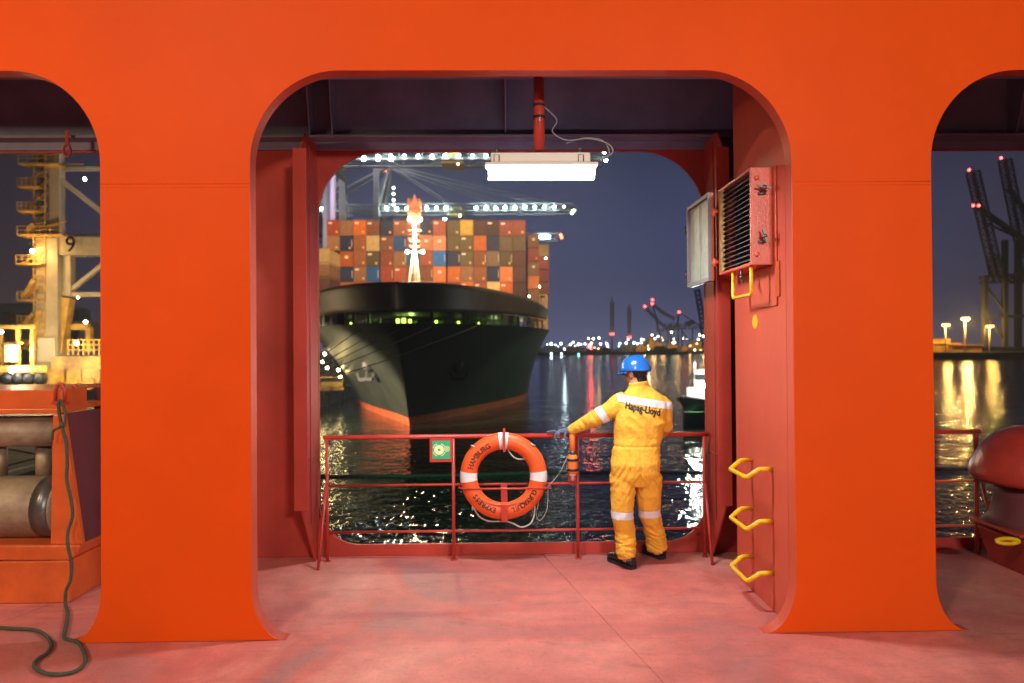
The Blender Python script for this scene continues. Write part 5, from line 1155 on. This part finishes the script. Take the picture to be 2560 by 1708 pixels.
# tall hazy towers
for i, (x, yt_, yb0, w, lab) in enumerate(((1015, 215, 935, 40, 'tall faint tower with two red lamps on the far shore'), (1245, 300, 935, 34, 'shorter fainter tower right of the tall one on the far shore'))):
    t = thing('tower', W(*zc_(x, yb0), 1050), lab, 'tower'); p, q1 = W(*zc_(x, yb0), 1050), W(*zc_(x, yt_), 1050); p.z = ZW+1
    ww = w/5.341*1050/F; m_ = p.lerp(q1, .40)
    b = MB(); b.truss(p, m_, ww*.45, ww*.45, 10, .5); b.build('lower_shaft', M['grey'], t); b = MB(); b.truss(m_, p.lerp(q1, .9), ww, ww, 14, .7); b.build('upper_shaft', M['grey'], t)
    b = MB(); b.tube([p.lerp(q1, .9), q1], [ww*.35, .2], 8); b.build('spire', M['grey'], t)
    for dx in (-15, 15): lamp_ball('warning_lamp', W(*zc_(x+dx, 722 if i == 0 else 768), 1045), 1.5, RD, 22, t)
# far raised-boom cranes in the centre
def far_crane(lab, Yd, segs, reds, group='far cranes with raised booms', conv=zc_, mname='darkc', org=None):
    t = thing('harbour_crane', org or W(*conv(*segs[0][1]), Yd), lab, 'crane', group)
    for nm, a, c_, w, tr in segs:
        p, q_ = W(*conv(*a), Yd), W(*conv(*c_), Yd); b = MB()
        if tr: b.truss(p, q_, w, w, tr, w*.11)
        else: b.beam(p, q_, w)
        b.build(nm, M[mname], t)
    for a in reds: lamp_ball('warning_lamp', W(*conv(*a), Yd-4), 1.7*Yd/900, RD, 20, t)
far_crane('dark far crane with the leftmost raised boom', 900, [('boom', (1455, 360), (1640, 560), 3.2, 10), ('boom_lower', (1640, 560), (1760, 660), 3.2, 8), ('leg', (1600, 480), (1630, 690), 2.2, 0), ('girder', (1620, 680), (1900, 640), 3, 10), ('leg', (1650, 680), (1650, 930), 1.6, 0), ('leg', (1760, 660), (1760, 930), 1.6, 0), ('stay', (1590, 500), (1480, 400), .8, 0), ('brace', (1650, 700), (1760, 880), 1, 0), ('portal_beam', (1650, 820), (1760, 820), 1.4, 0)], [(1455, 355)])
far_crane('dark far crane with a raised boom right behind the leftmost one', 930, [('boom', (1553, 325), (1700, 440), 3.2, 10), ('boom_lower', (1700, 440), (1850, 520), 3.2, 8), ('mast_frame', (1553, 325), (1620, 560), 1.6, 0), ('girder', (1700, 600), (2050, 600), 3, 10), ('leg', (1800, 600), (1800, 930), 1.6, 0), ('leg', (1900, 600), (1900, 930), 1.6, 0), ('brace', (1800, 640), (1900, 860), 1, 0), ('portal_beam', (1800, 800), (1900, 800), 1.4, 0)], [(1550, 318), (1555, 266)])
far_crane('dark far crane with lowered boom at the right of the far group', 920, [('mast_frame', (1915, 435), (1880, 620), 2, 0), ('mast_leg', (1925, 440), (2090, 550), 1.2, 0), ('stay', (1912, 440), (1780, 610), .7, 0), ('girder', (1760, 640), (2240, 630), 4, 14), ('machinery_house', (2000, 590), (2110, 560), 6, 0), ('leg', (1950, 640), (1950, 930), 1.6, 0), ('leg', (2090, 640), (2090, 930), 1.6, 0), ('brace', (1950, 680), (2090, 880), 1, 0), ('portal_beam', (1950, 800), (2090, 800), 1.4, 0), ('tail_beam', (2110, 560), (2240, 640), 1.4, 0)], [(1912, 430)])
far_crane('dark raised crane boom beside the right stiffener', 420, [('boom', (2150, 130), (2225, 560), 2.6, 14), ('lower_boom', (2225, 560), (2250, 900), 2.6, 10)], [])
idc = lambda x, y: (x, y)
far_crane('nearest dark crane with raised boom seen through the right opening', 470, [('boom', (2432, 430), (2492, 690), 5.5, 16), ('lower_boom', (2480, 640), (2500, 700), 5, 3), ('mast_frame', (2446, 520), (2560, 600), 3.0, 0), ('leg', (2462, 690), (2462, 868), 3, 0), ('leg', (2512, 600), (2512, 868), 3, 0), ('girder', (2455, 700), (2600, 690), 5, 8), ('brace', (2470, 720), (2512, 780), 1.2, 0), ('portal_beam', (2455, 792), (2600, 790), 2, 0), ('brace', (2470, 800), (2510, 850), 1.2, 0), ('stay', (2470, 560), (2600, 620), 1.2, 0)], [(2423, 425), (2433, 514), (2447, 514)], 'dark cranes in the right opening', idc)
far_crane('dark crane with raised boom at the right photo edge', 480, [('boom', (2512, 400), (2552, 600), 5.5, 14), ('lower_boom', (2552, 600), (2580, 700), 5, 6), ('leg', (2545, 600), (2545, 868), 3.4, 0), ('mast_frame', (2520, 470), (2620, 600), 2.6, 0), ('girder', (2520, 700), (2680, 690), 5, 8)], [(2503, 395)], 'dark cranes in the right opening', idc)
# sodium light masts on the right shore
for i, (px, py, s_) in enumerate(((2363, 812, 1), (2412, 797, 2.2), (2473, 815, .9))):
    p = W(px, py, 466); t = thing('light_mast', (p.x, p.y, ZW+4.5), ['left', 'tallest and brightest', 'right'][i]+' of the three orange light masts in the right opening', 'light', 'orange light masts')
    b = MB(); b.tube([(p.x, p.y, ZW+4), (p.x, p.y, p.z-.5)], [.55, .35], 8); b.box((p.x-2.6, p.y-.4, p.z-1.0), (p.x+2.6, p.y+.4, p.z-.6)); b.build('pole', M['c9'], t)
    for dx in (-2, 0, 2): lamp_ball('lamp', (p.x+dx, p.y-.8, p.z-.1), .55+.15*s_, (1, .50, .11), 13*s_, t)
    point('mast_glow', (p.x, p.y-3, p.z-2), 26000*s_**1.3, (1, .55, .14), .5)
for i, (x0_, x1_, y0_, y1_) in enumerate(((2300, 2375, 848, 866), (2330, 2400, 858, 876), (2380, 2455, 862, 872))):
    a, c_ = W(x0_, y1_, 472-i*3), W(x1_, y0_, 472-i*3); t = thing('shed', ((a.x+c_.x)/2, a.y, ZW+4.5), ['left', 'middle', 'right'][i]+' long low yellow lit shed on the right quay', 'building', 'sheds on the right quay')
    b = MB(); b.box((a.x, a.y, ZW+4), (c_.x, a.y+14, c_.z-.5)); b.build('wall', M['oyel'], t); b = MB(); b.box((a.x-.5, a.y-.5, c_.z-.49), (c_.x+.5, a.y+14.5, c_.z)); b.build('roof', M['oyel'], t)
# tug at the right
tg = thing('tug_boat', W(1735, 1060, 84), 'small tug with white lit deck and dark bow behind the rail at right', 'boat')
TY = 84; T = lambda x, y, dy=0: W(x, y, TY+dy)
b = MB(); rings = []
n = 12; secs_ = [(0, .15, 4.1), (1.2, 1.6, 3.8), (3, 2.8, 3.3), (6, 3.6, 2.8), (12, 3.9, 2.5), (20, 3.7, 2.6)]
bowp = Vector((T(1702, 1060).x, TY-1.2, ZW)); dirv = Vector((.72, .69, 0)); sdv = Vector((-.69, .72, 0)); vs = []
for (s_, w, h) in secs_:
    for k in range(n+1):
        a = math.pi*k/n; yy = -math.cos(a)*w; z = -.6+(h+.6)*abs(math.cos(a))**.45 if 1 else 0
        vs.append(bowp+dirv*s_+sdv*yy*(1 if 1 else 0)+Vector((0, 0, z)))
b.add(vs, [(i*(n+1)+k, i*(n+1)+k+1, (i+1)*(n+1)+k+1, (i+1)*(n+1)+k) for i in range(len(secs_)-1) for k in range(n)], True); hl = b.build('hull', M['black'], tg); sd = hl.modifiers.new('s', 'SOLIDIFY'); sd.thickness = .2
b = MB(); L_ = [bowp+dirv*s_+sdv*w*.95+Vector((0, 0, 2.2)) for s_, w, h in secs_]; Rr = [bowp+dirv*s_-sdv*w*.95+Vector((0, 0, 2.2)) for s_, w, h in secs_]
b.add(L_+Rr, [(i, i+1, 6+i+1, 6+i) for i in range(5)]); b.build('deck', mat('green_deck', (.12, .32, .12), .6), tg)
def tbox(nm, s0, s1, w, z0, z1, m_):
    b = MB(); c_ = [bowp+dirv*s0+sdv*w, bowp+dirv*s0-sdv*w, bowp+dirv*s1-sdv*w, bowp+dirv*s1+sdv*w]
    b.add([p+Vector((0, 0, z0)) for p in c_]+[p+Vector((0, 0, z1)) for p in c_], [(3,2,1,0),(4,5,6,7),(0,1,5,4),(1,2,6,5),(2,3,7,6),(3,0,4,7)]); return b.build(nm, m_, tg, bev=.08)
tbox('deckhouse', 4.6, 13, 2.3, 2.2, 4.9, M['white']); tbox('bridge', 5.6, 9.5, 1.8, 4.9, 7.2, M['white']); tbox('windows', 5.57, 9.6, 1.7, 5.8, 6.6, M['black']); tbox('funnel', 9.8, 11.6, .9, 4.9, 8.4, M['ored'])
b = MB(); p = bowp+dirv*8+Vector((0, 0, 7.2)); b.tube([p, p+Vector((0, 0, 5.5))], [.14, .08], 8); b.beam(p+Vector((-1, 0, 2)), p+Vector((1, 0, 2)), .1); b.build('mast', M['white'], tg)
for q_ in (2.5, 4.2): lamp_ball('deck_lamp', bowp+dirv*(q_+2.5)-Vector((0, .4, -5.2)), .30, (.95, 1, .8), 150, tg)
lamp_ball('mast_lamp', p+Vector((0, -.3, 3)), .16, (1, .8, .6), 60, tg)
point('tug_flood', bowp+dirv*3-Vector((1.0, 3, -6.5)), 3500, (.95, 1, .85), .3)

# ---------------------------------------------------------------- haze
hz = MB(); hz.box((-1200, -70, ZW-1-2), (1200, 1600, 150)); o = hz.build('haze', bpy.data.materials.new('haze_air')); tag(o, 'thin night haze over the harbour', 'haze', kind='stuff')
hm = o.data.materials[0]; hm.use_nodes = True; n_ = hm.node_tree.nodes; n_.clear(); oo = n_.new('ShaderNodeOutputMaterial'); pv = n_.new('ShaderNodeVolumePrincipled')
pv.inputs['Color'].default_value = (.62, .78, 1, 1); pv.inputs['Density'].default_value = .0005; pv.inputs['Anisotropy'].default_value = .0
hm.node_tree.links.new(pv.outputs[0], oo.inputs['Volume'])
